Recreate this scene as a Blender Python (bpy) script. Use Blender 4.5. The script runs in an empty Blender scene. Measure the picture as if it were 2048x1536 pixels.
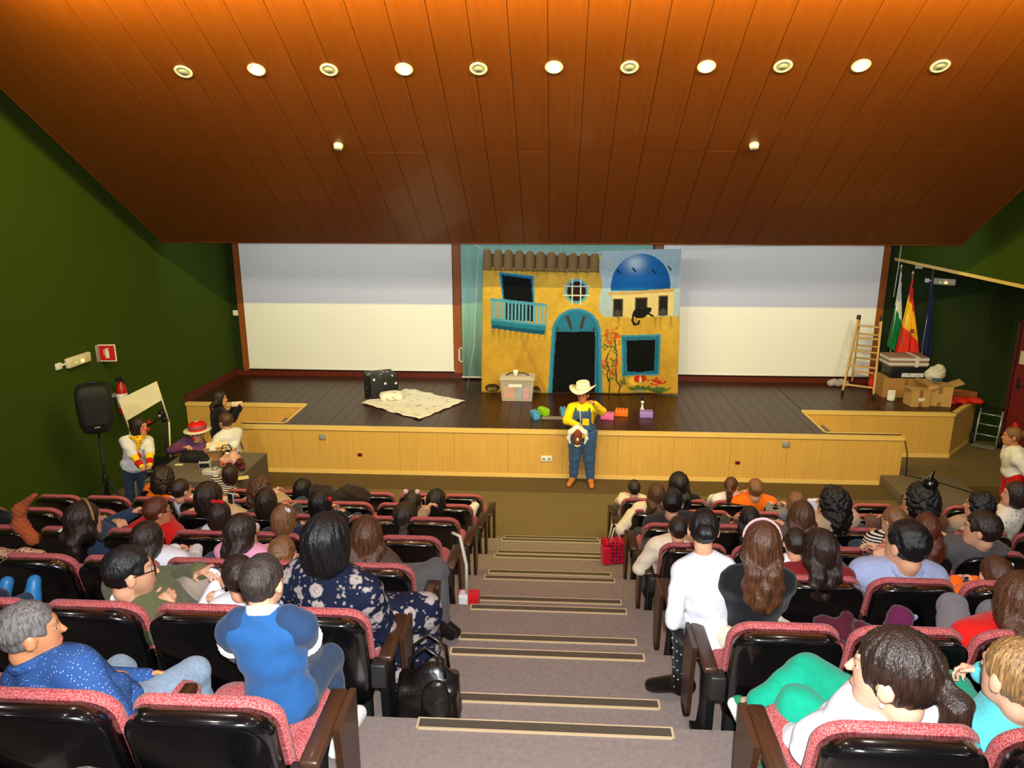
import bpy, bmesh, math, random
import numpy as np
from mathutils import Vector, Matrix, Quaternion
random.seed(7); np.random.seed(7)
scn = bpy.context.scene
col = scn.collection
PI = math.pi
# ------------------------------------------------------------------ camera
FPX, PITCH, YAW, ROLL = 1498.34, .25749, .05966, -.00075      # for a 2048 x 1536 frame
CAM = Vector((0, 0, 4.21))
_F = Vector((-math.sin(YAW)*math.cos(PITCH), math.cos(YAW)*math.cos(PITCH), -math.sin(PITCH)))
_R0 = Vector((math.cos(YAW), math.sin(YAW), 0)); _U0 = _R0.cross(_F)
_R = _R0*math.cos(ROLL)+_U0*math.sin(ROLL); _U = _U0*math.cos(ROLL)-_R0*math.sin(ROLL)
cd = bpy.data.cameras.new('camera'); cam = bpy.data.objects.new('camera', cd); col.objects.link(cam)
cd.sensor_width = 36; cd.lens = FPX/2048*36; cd.clip_start = .05; cd.clip_end = 100
cam.matrix_world = Matrix(((_R.x,_U.x,-_F.x,CAM.x),(_R.y,_U.y,-_F.y,CAM.y),(_R.z,_U.z,-_F.z,CAM.z),(0,0,0,1)))
scn.camera = cam
def atY(u, v, Y):                                            # survey: picture point -> place, at a known distance Y
    d = _F+_R*((u-1024)/FPX)-_U*((v-768)/FPX); return CAM+d*(Y/d.y)
def atZ(u, v, z):                                            # survey: picture point -> place, at a known height
    d = _F+_R*((u-1024)/FPX)-_U*((v-768)/FPX); return CAM+d*((z-CAM.z)/d.z)
# ------------------------------------------------------------------ world, exposure, lights
w = bpy.data.worlds.new('world'); scn.world = w; w.use_nodes = True
w.node_tree.nodes['Background'].inputs[0].default_value = (.012, .010, .008, 1)
vs = scn.view_settings
vs.view_transform = 'Standard'; vs.look = 'None'; vs.exposure = 0.0; vs.gamma = 1
vs.use_curve_mapping = False
WARM = (1.0, .72, .42); NEUTRAL = (1.0, .90, .80); COOL = (.94, .97, 1.0)
def light(name, kind, loc, power, color, aim=None, **kw):
    d = bpy.data.lights.new(name, kind); d.energy = power; d.color = color
    for k, v in kw.items(): setattr(d, k, v)
    o = bpy.data.objects.new(name, d); col.objects.link(o); o.location = loc
    if aim is not None:
        o.rotation_euler = (Vector(aim)-Vector(loc)).to_track_quat('-Z', 'Y').to_euler()
    return o
# the photographer's flash, just above the lens, and the ceiling lamps over the rear rows
light('camera_flash', 'SPOT', CAM+Vector((.03, -.02, .10)), 1120, COOL, CAM+_F*5+Vector((0,0,.1)), spot_size=math.radians(95), spot_blend=.5, shadow_soft_size=.025)
REAR_LAMPS = [(x, y) for x in (-5.4, -2.0, 2.0, 5.4) for y in (-1.2, 1.6, 4.4)]
for x, y in REAR_LAMPS:
    light('rear_ceiling_lamp', 'SPOT', (x, y, 6.82), 42, NEUTRAL, (x, y+.5, 0), spot_size=math.radians(150), spot_blend=.6, shadow_soft_size=.12)
STAGE_SPOTS = [(-4.2, 1.0), (-1.4, 2.6), (1.4, 2.6), (4.2, 1.0)]
for x, y in STAGE_SPOTS:
    light('stage_spot_beam', 'SPOT', (x, y, 6.70), 530, (1.0, .955, .95), (x*.85, 12.6, 1.4), spot_size=math.radians(58), spot_blend=.8, shadow_soft_size=.22)
# ------------------------------------------------------------------ helpers
def S(r, g, b):                                              # sRGB 0-255 -> linear
    f = lambda c: c/12.92 if c <= .04045 else ((c+.055)/1.055)**2.4
    return (f(r/255), f(g/255), f(b/255), 1)
MATS = {}
def mat(name, color=None, rough=.6, metal=0, noise=None, bump=None, spec=.5, emit=None, strength=1, alpha=1, coat=0, attr=None, build=None, sheen=0, trans=0):
    if name in MATS: return MATS[name]
    m = bpy.data.materials.new(name); m.use_nodes = True; MATS[name] = m
    nt = m.node_tree; N = nt.nodes; L = nt.links; p = N['Principled BSDF']
    c = color or (.8, .8, .8, 1)
    p.inputs['Base Color'].default_value = c; p.inputs['Roughness'].default_value = rough
    p.inputs['Metallic'].default_value = metal; p.inputs['Specular IOR Level'].default_value = spec
    p.inputs['Alpha'].default_value = alpha; p.inputs['Coat Weight'].default_value = coat; p.inputs['Coat Roughness'].default_value = .08; p.inputs['Coat IOR'].default_value = 1.6 if coat >= 1 else 1.5
    p.inputs['Sheen Weight'].default_value = sheen; p.inputs['Transmission Weight'].default_value = trans
    if emit: p.inputs['Emission Color'].default_value = emit; p.inputs['Emission Strength'].default_value = strength
    tc = N.new('ShaderNodeTexCoord')
    if attr:
        a = N.new('ShaderNodeAttribute'); a.attribute_name = attr; L.new(a.outputs['Color'], p.inputs['Base Color'])
    if noise:                                                # (scale xyz, amount): grain or mottling
        sc, am = noise
        mp = N.new('ShaderNodeMapping'); mp.inputs['Scale'].default_value = sc if hasattr(sc, '__len__') else (sc,)*3
        L.new(tc.outputs['Object'], mp.inputs['Vector'])
        nz = N.new('ShaderNodeTexNoise'); nz.inputs['Scale'].default_value = 1; nz.inputs['Detail'].default_value = 4; nz.inputs['Roughness'].default_value = .6
        L.new(mp.outputs[0], nz.inputs['Vector'])
        mr = N.new('ShaderNodeMapRange'); mr.inputs['From Min'].default_value = .25; mr.inputs['From Max'].default_value = .75
        mr.inputs['To Min'].default_value = 1-am; mr.inputs['To Max'].default_value = 1+am
        L.new(nz.outputs['Fac'], mr.inputs['Value'])
        mx = N.new('ShaderNodeMix'); mx.data_type = 'RGBA'; mx.blend_type = 'MULTIPLY'; mx.inputs['Factor'].default_value = 1
        if attr: L.new(a.outputs['Color'], mx.inputs['A'])
        else: mx.inputs['A'].default_value = c
        L.new(mr.outputs[0], mx.inputs['B']); L.new(mx.outputs['Result'], p.inputs['Base Color'])
    if bump:                                                 # (scale, strength, distance)
        mp = N.new('ShaderNodeMapping'); sc = bump[0]; mp.inputs['Scale'].default_value = sc if hasattr(sc, '__len__') else (sc,)*3
        L.new(tc.outputs['Object'], mp.inputs['Vector'])
        nz = N.new('ShaderNodeTexNoise'); nz.inputs['Scale'].default_value = 1; nz.inputs['Detail'].default_value = 3
        L.new(mp.outputs[0], nz.inputs['Vector'])
        b = N.new('ShaderNodeBump'); b.inputs['Strength'].default_value = bump[1]; b.inputs['Distance'].default_value = bump[2]
        L.new(nz.outputs['Fac'], b.inputs['Height']); L.new(b.outputs[0], p.inputs['Normal'])
    if build: build(nt, N, L, p, tc)
    return m
def link(o, parent=None):
    col.objects.link(o)
    if parent is not None: o.parent = parent
    return o
def tag(o, label=None, cat=None, group=None, kind=None):
    if label: o['label'] = label
    if cat: o['category'] = cat
    if group: o['group'] = group
    if kind: o['kind'] = kind
    return o
def empty(name, loc=(0,0,0), rz=0, label=None, cat=None, group=None, kind=None):
    o = bpy.data.objects.new(name, None); o.empty_display_size = .1; link(o); o.location = loc; o.rotation_euler = (0,0,rz)
    return tag(o, label, cat, group, kind)
class MB:
    def __init__(s): s.v = []; s.f = []; s.sm = []
    def add(s, vs, fs, smooth=False, T=None):
        o = len(s.v)
        for v in vs: s.v.append(tuple(T @ Vector(v)) if T is not None else tuple(v))
        for f in fs: s.f.append([i+o for i in f]); s.sm.append(smooth)
        return s
    def box(s, lo, hi, b=0, T=None):
        x0,y0,z0 = lo; x1,y1,z1 = hi
        if b <= 0:
            vs = [(x0,y0,z0),(x1,y0,z0),(x1,y1,z0),(x0,y1,z0),(x0,y0,z1),(x1,y0,z1),(x1,y1,z1),(x0,y1,z1)]
            return s.add(vs, [(3,2,1,0),(4,5,6,7),(0,1,5,4),(1,2,6,5),(2,3,7,6),(3,0,4,7)], False, T)
        bm = bmesh.new(); bmesh.ops.create_cube(bm, size=1)
        for v in bm.verts: v.co = Vector(((x0+x1)/2+v.co.x*(x1-x0), (y0+y1)/2+v.co.y*(y1-y0), (z0+z1)/2+v.co.z*(z1-z0)))
        bmesh.ops.bevel(bm, geom=list(bm.edges), offset=min(b, .49*min(x1-x0,y1-y0,z1-z0)), segments=2, profile=.5, affect='EDGES')
        bm.verts.index_update()
        s.add([v.co for v in bm.verts], [[v.index for v in f.verts] for f in bm.faces], True, T); bm.free(); return s
    def prism(s, poly, z0, z1, T=None):                      # polygon in xy (ccw) extruded in z
        n = len(poly)
        vs = [(x,y,z0) for x,y in poly]+[(x,y,z1) for x,y in poly]
        fs = [list(range(n))[::-1], list(range(n,2*n))]+[(i,(i+1)%n,n+(i+1)%n,n+i) for i in range(n)]
        return s.add(vs, fs, False, T)
    def loft(s, rings, cap=True, smooth=True, T=None, closed=True):
        n = len(rings[0]); vs = [p for r in rings for p in r]; fs = []
        for k in range(len(rings)-1):
            for i in range(n if closed else n-1):
                j = (i+1)%n; fs.append((k*n+i, k*n+j, (k+1)*n+j, (k+1)*n+i))
        if cap and closed: fs.append(list(range(n))[::-1]); fs.append([(len(rings)-1)*n+i for i in range(n)])
        return s.add(vs, fs, smooth, T)
    def lathe(s, prof, n=24, T=None):                        # (r, z) pairs
        return s.loft([[(r*math.cos(2*PI*i/n), r*math.sin(2*PI*i/n), z) for i in range(n)] for r, z in prof], True, True, T)
    def tube(s, pts, r, n=8, T=None):
        pts = [Vector(p) for p in pts]; rr = r if hasattr(r, '__len__') else [r]*len(pts); rings = []; up = None
        for i, p in enumerate(pts):
            d = (pts[min(i+1,len(pts)-1)]-pts[max(i-1,0)]).normalized()
            if up is None: up = Vector((0,0,1)) if abs(d.z) < .9 else Vector((1,0,0))
            a = d.cross(up).normalized(); b = a.cross(d); up = b
            rings.append([tuple(p+a*math.cos(-2*PI*k/n)*rr[i]+b*math.sin(-2*PI*k/n)*rr[i]) for k in range(n)])
        return s.loft(rings, True, True, T)
    def ball(s, c, r, n=12, m=8, T=None):
        r = r if hasattr(r, '__len__') else (r,)*3
        rings = []
        for k in range(m+1):
            a = -PI/2+PI*k/m; cr = max(math.cos(a), .02)
            rings.append([(c[0]+r[0]*cr*math.cos(2*PI*i/n), c[1]+r[1]*cr*math.sin(2*PI*i/n), c[2]+r[2]*math.sin(a)) for i in range(n)])
        return s.loft(rings, True, True, T)
    def mesh(s, name):
        me = bpy.data.meshes.new(name); me.from_pydata(s.v, [], s.f); me.update()
        if any(s.sm): me.polygons.foreach_set('use_smooth', s.sm)
        return me
    def build(s, name, m, parent=None, label=None, cat=None, group=None, kind=None, smooth_angle=None):
        me = s.mesh(name); me.materials.append(m)
        return tag(link(bpy.data.objects.new(name, me), parent), label, cat, group, kind)
def inst(name, me, parent, loc=(0,0,0), rot=(0,0,0), sc=(1,1,1)):
    o = link(bpy.data.objects.new(name, me), parent); o.location = loc; o.rotation_euler = rot; o.scale = sc; return o
def copy_tree(o, parent=None):
    c = o.copy(); link(c, parent)
    for ch in o.children: copy_tree(ch, c)
    return c
def rrect(w, h, r, n=6, rb=None):                            # rounded rectangle outline, centred in x, y from 0 to h
    pts = []
    for cx, cy, a0, q in ((w/2, 0, -PI/2, rb if rb is not None else r), (w/2, h, 0, r), (-w/2, h, PI/2, r), (-w/2, 0, PI, rb if rb is not None else r)):
        for k in range(n+1):
            a = a0+PI/2*k/n
            pts.append((cx-math.copysign(q, cx)+q*math.cos(a), (cy+q if cy == 0 else cy-q)+q*math.sin(a)))
    return pts
# ------------------------------------------------------------------ materials of the room
carpet = mat('carpet', S(132,118,112), .95, noise=(38, .16), bump=(420, .5, .004), spec=.15)
carpet_front = mat('carpet_front', S(116,98,66), .95, noise=(30, .14), bump=(420, .5, .004), spec=.15)
carpet_dark = mat('carpet_dark', S(96,78,50), .95, noise=(30, .14), bump=(420, .5, .004), spec=.15)
greenwall = mat('green_wall_fabric', S(58,75,18), .95, noise=(90, .25), bump=(300, .5, .004), spec=.1)
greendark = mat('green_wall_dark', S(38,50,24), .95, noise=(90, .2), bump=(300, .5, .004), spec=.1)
def grain(axis_scale, amt):
    return (axis_scale, amt)
ceilwood = mat('ceiling_wood', S(112,54,13), .42, noise=((22, 1.2, 1.2), .16), spec=.4, coat=.12)
ceilgap = mat('ceiling_joint', S(60,26,8), .8)
lightwood = mat('pale_wood', S(214,166,80), .5, noise=((34, 34, 1.4), .10), spec=.3)
palewoodtrim = mat('pale_wood_trim', S(236,196,108), .45, noise=((2, 30, 30), .06))
stagewood = mat('stage_floor_wood', S(58,27,12), .34, noise=((26, 1.5, 10), .22), spec=.32)
brownwood = mat('brown_trim_wood', S(150,78,24), .45, noise=((30, 30, 1.5), .14))
basewood = mat('skirting_wood', S(96,34,14), .4, noise=((3, 3, 30), .12))
screenm = mat('screen_white', S(244,240,232), .85, spec=.1)
whitep = mat('white_plastic', S(236,232,222), .4)
greyp = mat('grey_plastic', S(150,150,150), .45)
blackp = mat('black_plastic', S(14,14,15), .28, coat=.25)
blackm = mat('black_matte', S(13,13,13), .6)
brass = mat('brass', S(232,196,120), .3, .9)
# ------------------------------------------------------------------ room shell
K = .04
def lx(Y): return -6.08-K*(13.5-Y)
def rx(Y): return 5.9+.19*(13.5-Y)
TOPZ = 7.1; YB = 13.58; YR = -3.2
def wallmesh(name, p, q, z0, z1, t, m, kind='structure', parent=None):
    # upright slab from p to q (plan), thickness t to the right of p->q
    d = Vector((q[0]-p[0], q[1]-p[1])).normalized(); n = Vector((d.y, -d.x))*t
    b = MB(); b.prism([(p[0]+n.x,p[1]+n.y),(q[0]+n.x,q[1]+n.y),(q[0],q[1]),(p[0],p[1])], z0, z1)
    o = b.build(name, m, parent)
    return tag(o, kind=kind) if parent is None else o
wallmesh('wall_left', (lx(YR), YR), (lx(YB), YB), -.2, TOPZ, -.2, greenwall)
wallmesh('wall_rear', (lx(YR)-.3, YR), (rx(YR)+3, YR), -.2, TOPZ, .2, greenwall)
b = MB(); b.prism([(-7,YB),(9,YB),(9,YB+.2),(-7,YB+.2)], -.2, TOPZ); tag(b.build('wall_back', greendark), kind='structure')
# right side: upper wall with a wooden lower edge, a recess with a door below it
b = MB()
pu = [(rx(13.58),13.58), (rx(YR),YR)]
def rz(Y): return 2.985-.04*(13.43-Y)
vsu = []
for (x,y) in pu: vsu += [(x,y,rz(y)), (x,y,TOPZ), (x+.15,y,rz(y)), (x+.15,y,TOPZ)]
b.add(vsu, [(0,4,5,1),(2,3,7,6),(0,2,6,4),(1,5,7,3),(0,1,3,2),(4,6,7,5)])
tag(b.build('wall_right_upper', greenwall), kind='structure')
b = MB(); vsu = []
for (x,y) in pu: vsu += [(x-.012,y,rz(y)-.03), (x-.012,y,rz(y)+.02), (x+.16,y,rz(y)-.03), (x+.16,y,rz(y)+.02)]
b.add(vsu, [(0,4,5,1),(2,3,7,6),(0,2,6,4),(1,5,7,3),(0,1,3,2),(4,6,7,5)])
tag(b.build('trim_1', palewoodtrim), kind='structure')
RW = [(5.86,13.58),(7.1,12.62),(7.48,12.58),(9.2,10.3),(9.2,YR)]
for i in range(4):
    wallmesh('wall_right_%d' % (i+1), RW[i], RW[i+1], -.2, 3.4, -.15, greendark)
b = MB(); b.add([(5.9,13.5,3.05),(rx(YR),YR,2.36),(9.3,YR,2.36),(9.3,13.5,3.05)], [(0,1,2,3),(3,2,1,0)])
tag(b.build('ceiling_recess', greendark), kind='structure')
b = MB(); b.box((-10,YR-.2,TOPZ),(11,YB+.2,TOPZ+.1)); tag(b.build('ceiling_flat', mat('ceiling_paint', S(150,96,44), .6)), kind='structure')
# floor of the hall, with a darker carpet band before the stage
b = MB(); b.box((-9.5,6.8,-.1),(9.6,YB,0)); tag(b.build('floor', carpet_front), kind='structure')
b = MB(); b.box((-4.75,9.93,-.02),(9.2,10.5,.004)); tag(b.build('floor_band', carpet_dark), kind='structure')
# seating tiers, each with its aisle step
Y0, Z0, PY, PZ = 2.819, 1.92, 1.0, .32
AX = -.027                                                   # aisle centre
for k in range(-5, 6):
    y1 = Y0+k*PY; y0 = y1-PY if k > -5 else YR; z = Z0-k*PZ
    b = MB(); b.box((-9.4,y0,-.1),(9.3,y1,z)); tag(b.build('floor_tier', carpet), kind='structure')
    b = MB(); b.box((AX-.66,y1,z-PZ),(AX+.66,y1+.39,z-PZ/2)); tag(b.build('floor_aisle_step', carpet), kind='structure')
dark_rubber = mat('step_rubber', S(74,64,52), .7, bump=(200,.3,.003)); paletrim = mat('nosing_metal', S(214,192,152), .4, .3)
nos = MB(); nos.box((-.55,-.062,0),(.55,-.006,.006)); nosm = nos.mesh('rubber'); nosm.materials.append(dark_rubber)
fr = MB()
fr.box((-.56,-.070,0),(.56,-.060,.008)); fr.box((-.56,-.006,0),(.56,.0,.008)); fr.box((-.56,-.07,0),(-.55,0,.008)); fr.box((.55,-.07,0),(.56,0,.008))
frm = fr.mesh('metal_edge'); frm.materials.append(paletrim)
ords = ['first','second','third','fourth','fifth','sixth','seventh','eighth','ninth','tenth','eleventh','twelfth','thirteenth','fourteenth','fifteenth']
for k in range(0, 6):
    for q in range(2):
        y = Y0+k*PY+(.39 if q else 0); z = Z0-k*PZ-(PZ/2 if q else 0)
        n = 2*k+q+1
        t = empty('step_nosing', (AX,y,z), 0, 'anti-slip step edge with pale metal border, %s up the aisle from the stage' % ords[12-n], 'step edge', 'step edges of the aisle')
        inst('rubber', nosm, t); inst('metal_edge', frm, t)
# ------------------------------------------------------------------ sloping wooden ceiling of boards
ALP = math.radians(31.7); CY, CZ = 11.0, 3.42; CX0, CX1 = -5.87, 5.64; CL = 5.75; TJ = 2.25
def ceil_pt(x, t, d=0): return Vector((x, CY-t*math.cos(ALP)-d*math.sin(ALP), CZ+t*math.sin(ALP)-d*math.cos(ALP)))
TC = Matrix(((1,0,0,0),(0,-math.cos(ALP),math.sin(ALP),CY),(0,math.sin(ALP),math.cos(ALP),CZ),(0,0,0,1)))   # x, along slope, outward(up)
cl = tag(empty('ceiling', (0,0,0)), kind='structure')
b = MB(); b.box((CX0,0,.022),(CX1,CL,.09), 0, TC); b.build('backing', ceilgap, cl)
NP = 32; pw = (CX1-CX0)/NP
for seg, (t0, t1) in enumerate(((0,TJ),(TJ,CL))):
    b = MB(); b.box((-pw/2+.003,t0+.002,0),(pw/2-.003,t1-.002,.02)); pm = b.mesh('board'); pm.materials.append(ceilwood)
    for i in range(NP):
        o = inst('board', pm, cl); o.matrix_world = Matrix.Translation((CX0+pw*(i+.5),0,random.uniform(-.0015,.0015))) @ TC
b = MB(); b.box((CX0-.01,-.03,-.004),(CX1+.01,0,.12), 0, TC); b.build('edge_board', mat('ceiling_edge', S(120,58,16), .4), cl)
for x in (CX0-.012, CX1):
    b = MB(); b.box((x,0,-.004),(x+.012,CL,.12), 0, TC); b.build('edge_board', MATS['ceiling_edge'], cl)
# lamp washing the top of the ceiling boards: tubes in a trough beyond the top of the frame
for i in range(8):
    x = -4.2+i*1.22; p = ceil_pt(x, 5.25, .42)
    t = empty('ceiling_wash_lamp', p, 0, 'warm tube lamp in the trough above the ceiling boards, number %s from the green wall' % ords[i], 'lamp', 'tube lamps of the ceiling trough')
    b = MB(); b.box((-.58,-.06,0),(.58,.02,.02)); b.box((-.58,-.06,-.06),(.58,-.05,.02)); b.build('housing', whitep, t)
    b = MB(); b.tube([(-.56,-.02,-.025),(.56,-.02,-.025)], .013); b.build('tube', mat('warm_tube', S(255,200,120), .5, emit=(1,.7,.35,1), strength=4), t)
    light('wash_light', 'AREA', p+Vector((0,.03,-.02)), 62, (1.0,.84,.14), ceil_pt(x, 3.9), shape='RECTANGLE', size=1.1, size_y=.05)
    light('wash_light', 'AREA', p+Vector((0,-.03,.03)), 26, (1.0,.78,.30), (x,4.9,TOPZ), shape='RECTANGLE', size=1.1, size_y=.05)
# recessed fixtures in the ceiling boards
def on_ceiling(u, v):
    d = _F+_R*((u-1024)/FPX)-_U*((v-768)/FPX); n = Vector((0, math.sin(ALP), math.cos(ALP))); p0 = Vector((0,CY,CZ))
    return CAM+d*((p0-CAM).dot(n)/d.dot(n))
lens_on = mat('lamp_lens_lit', (1,1,1,1), .5, emit=(1,.90,.74,1), strength=40)
lens_off = mat('grille_grey', S(168,166,160), .5); ringm = mat('lamp_ring', S(225,222,214), .4)
ring = MB(); ring.lathe([(.060,.0),(.088,.0),(.090,-.006),(.080,-.014),(.064,-.012),(.060,-.004)], 28); ringme = ring.mesh('trim_ring'); ringme.materials.append(ringm)
disc = MB(); disc.lathe([(.001,-.004),(.062,-.004),(.062,.0),(.001,.0)], 28)
disc_on = disc.mesh('lens'); disc_on.materials.append(lens_on)
d2 = MB(); d2.lathe([(.066,-.001),(.066,-.009),(.050,-.011),(.048,-.009),(.044,-.009),(.042,-.012),(.001,-.014)], 28); disc_off = d2.mesh('grille'); disc_off.materials.append(lens_off)
TDOWN = Matrix.Rotation(-ALP, 4, 'X')
def fixture(name, u, v, label, cat, group):
    p = on_ceiling(u, v); t = empty(name, p, 0, label, cat, group); t.rotation_euler = (-ALP, 0, 0); return t, p
onx = [(513,139),(808,138),(1108,134),(1413,133),(1722,131)]
offx = [(367,143),(658,139),(957,137),(1259,134),(1566,132),(1880,132)]
for i, (u, v) in enumerate(onx):
    t, p = fixture('downlight', u, v, 'lit round downlight in the wooden ceiling, %s of the five from the left' % ords[i], 'downlight', 'lit downlights')
    inst('trim_ring', ringme, t); inst('lens', disc_on, t)
    light('downlight_beam', 'SPOT', p+Vector((0,0,-.04)), 55, (1.0,.74,.42), p+Vector((0,.0,-3)), spot_size=math.radians(117), spot_blend=.45, shadow_soft_size=.05)
for i, (u, v) in enumerate(offx):
    t, p = fixture('ceiling_speaker', u, v, 'unlit round grey fixture in the wooden ceiling, %s of the six from the left' % ords[i], 'ceiling fixture', 'unlit round ceiling fixtures')
    inst('trim_ring', ringme, t); inst('grille', disc_off, t)
for i, (u, v) in enumerate(((677,290),(1508,289))):
    t, p = fixture('smoke_detector', u, v, 'small white smoke detector on the wooden ceiling, %s of the two' % ('left','right')[i], 'smoke detector', 'smoke detectors')
    b = MB(); b.lathe([(.055,0),(.055,-.02),(.048,-.024),(.046,-.05),(.001,-.055)], 20); b.build('housing', whitep, t)
    b = MB(); b.lathe([(.03,-.05),(.03,-.06),(.001,-.062)], 16); b.build('sensor', greyp, t)
# ceiling lamps over the rear rows (behind the camera)
for i, (x, y) in enumerate(REAR_LAMPS):
    t = empty('rear_downlight', (x,y,TOPZ), 0, 'flat ceiling downlight over the rear rows, %s of its grid' % ords[i], 'downlight', 'downlights over the rear rows')
    b = MB(); b.lathe([(.12,0),(.15,0),(.15,-.02),(.12,-.02)], 20); b.build('trim_ring', ringm, t)
    b = MB(); b.lathe([(.118,-.005),(.118,-.012),(.001,-.012)], 20); b.build('lens', lens_on, t)
for i, (x, y) in enumerate(STAGE_SPOTS):
    t = empty('stage_spotlight', (x,y,TOPZ), 0, 'black stage spotlight under the rear ceiling, %s from the left' % ords[i], 'spotlight', 'stage spotlights')
    b = MB(); b.tube([(0,0,0),(0,0,-.22)], .02); b.build('hanger', blackm, t)
    T = Matrix.Translation((0,0,-.30)) @ (Vector((x*.85-x,12.6-y,1.4-6.7))).to_track_quat('Z','Y').to_matrix().to_4x4()
    b = MB(); b.lathe([(.05,-.26),(.085,-.24),(.09,-.02),(.10,.0),(.10,.01),(.085,.01),(.08,-.01)], 20, T); b.build('barrel', blackm, t)
# ------------------------------------------------------------------ back wall: screens and brown posts
ZST = .74
YS = YB-.03
def wall_rect(name, u0, v0, u1, v1, m, t, Y=YS, **kw):
    a = atY(u0, v0, Y); c = atY(u1, v1, Y); bb = MB(); bb.box((min(a.x,c.x),Y-t,min(a.z,c.z)),(max(a.x,c.x),Y,max(a.z,c.z))); return bb.build(name, m, **kw)
ZT = 3.75
def post(name, x0, x1, z0=ZST, z1=ZT):
    bb = MB(); bb.box((x0,YB-.05,z0),(x1,YB,z1)); return tag(bb.build(name, brownwood), kind='structure')
sL0 = atY(502,745,YS).x; sL1 = atY(909,754,YS).x; sR0 = atY(1322,600,YS).x; sR1 = atY(1740,708,YS).x
post('trim_2', sL0-.13, sL0-.005); post('trim_3', sL1+.005, sL1+.17); post('trim_4', sR0-.16, sR0-.005); post('trim_5', sR1+.005, sR1+.13)
for nm, x0, x1, lab in (('l', sL0, sL1, 'large white projection screen left of the painted backdrop'), ('r', sR0, sR1, 'large white projection screen between the painted backdrop and the ladder')):
    t = empty('projection_screen', ((x0+x1)/2, YB-.07, ZST+.15), 0, lab, 'projection screen', 'projection screens')
    hw = (x1-x0)/2
    b = MB(); b.box((-hw,-.004,0),(hw,.004,ZT-ZST-.2)); b.build('screen_fabric', screenm, t)
    b = MB(); b.tube([(-hw-.02,0,-.01),(hw+.02,0,-.01)], .014); b.build('bottom_bar', whitep, t)
b = MB(); b.box((-6.08,YB-.055,ZST),(5.9,YB,ZST+.10)); tag(b.build('baseboard_back', basewood), kind='structure')
d = Vector((lx(11.5)-lx(13.55), -2.05)).normalized()
b = MB(); b.prism([(lx(13.58)+.0,13.58),(lx(11.64),11.64),(lx(11.64)+.04,11.64),(lx(13.58)+.04,13.58)], ZST, ZST+.13); tag(b.build('baseboard_left', basewood), kind='structure')
b = MB(); b.prism([(5.86,13.55),(5.83,13.51),(7.07,12.55),(7.1,12.59)], ZST, ZST+.13); tag(b.build('baseboard_right', brownwood), kind='structure')
# cool tube battens behind the lower edge of the ceiling
for i in range(6):
    x = -4.9+i*1.96
    t = empty('stage_batten', (x,11.35,3.62), 0, 'cool tube batten hidden behind the ceiling edge, %s from the left' % ords[i], 'lamp', 'stage battens')
    b = MB(); b.box((-.62,-.05,0),(.62,.05,.05)); b.build('housing', whitep, t)
    b = MB(); b.box((-.02,-.02,.05),(.02,.02,TOPZ-3.62)); b.build('hanger', blackm, t)
    b = MB(); b.tube([(-.60,.0,-.02),(.60,.0,-.02)], .013); b.build('tube', mat('cool_tube', S(230,240,255), .5, emit=(.8,.9,1,1), strength=3), t)
    light('batten_light', 'AREA', (x,11.37,3.56), 10.5, (.80,.91,1.0), (x,13.5,2.9), shape='RECTANGLE', size=1.2, size_y=.06)
# ------------------------------------------------------------------ stage
YF = 10.485; NX0, NX1 = -4.10, 3.95; NYL, NYR = 11.63, 11.72; NYF = 10.665
XL, XR = -4.75, 5.0
stage = tag(empty('floor_stage', (0,0,0)), kind='structure')
def clip_y(x):                                               # front and back limit of the stage boards at x
    y1 = 13.58
    if x < -5.4: y1 = 13.58
    if NX0 < x < NX1: return YF, y1
    if x <= NX0: return NYL, y1
    y0 = NYR
    if x > 6.31: y0 = NYR+(x-6.31)*(12.58-NYR)/(7.1-6.31)
    if x > 5.86: y1 = 13.58-(x-5.86)*(13.58-12.62)/(7.1-5.86)
    return y0, y1
bw = .18; x = -6.3
while x < 7.1:
    xa, xb = x+.002, min(x+bw-.002, 7.1)
    segs = [xa, xb]
    for e in (NX0, NX1):
        if xa < e < xb: segs = [xa, e-.001, e+.001, xb]
    for i in range(0, len(segs), 2):
        a, c = segs[i], segs[i+1]
        if c-a < .01: continue
        ya0, ya1 = clip_y(a+1e-4); yc0, yc1 = clip_y(c-1e-4)
        lxa = max(a, lx(13.58) if False else a)
        b = MB(); z0 = ZST-.03; z1 = ZST+random.uniform(-.0006,.0006)
        b.prism([(a,ya0),(c,yc0),(c,yc1),(a,ya1)], z0, z1); b.build('board', stagewood, stage)
    x += bw
b = MB(); b.box((NX0,YF+.03,0),(NX1,13.5,ZST-.03)); b.box((-6.3,NYL+.03,0),(NX0,13.5,ZST-.03)); b.box((NX1,NYR+.03,0),(6.3,13.5,ZST-.03))
b.build('understructure', blackm, stage)
# pale wood facing in separate panels with a top rail and a plinth rail
front = tag(empty('wall_stage_front', (0,0,0)), kind='structure')
def facing(p, q, z0, z1, n, rail=True):
    P = Vector((p[0],p[1],0)); Q = Vector((q[0],q[1],0)); d = (Q-P); L_ = d.length; d.normalize(); nrm = Vector((d.y,-d.x,0))
    T = Matrix(((d.x,-nrm.x,0,P.x),(d.y,-nrm.y,0,P.y),(0,0,1,0),(0,0,0,1)))   # x along, y inward
    for i in range(n):
        bb = MB(); bb.box((L_*i/n+.0015,0,z0),(L_*(i+1)/n-.0015,.02,z1)); oo = bb.build('facing_panel', lightwood, front); oo.matrix_world = T
    if rail:
        bb = MB(); bb.box((-.004,-.018,z1-.035),(L_+.004,.06,z1+.017)); oo = bb.build('top_rail', palewoodtrim, front); oo.matrix_world = T
        bb = MB(); bb.box((0,-.01,z0),(L_,.002,z0+.06)); oo = bb.build('plinth_rail', palewoodtrim, front); oo.matrix_world = T
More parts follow.
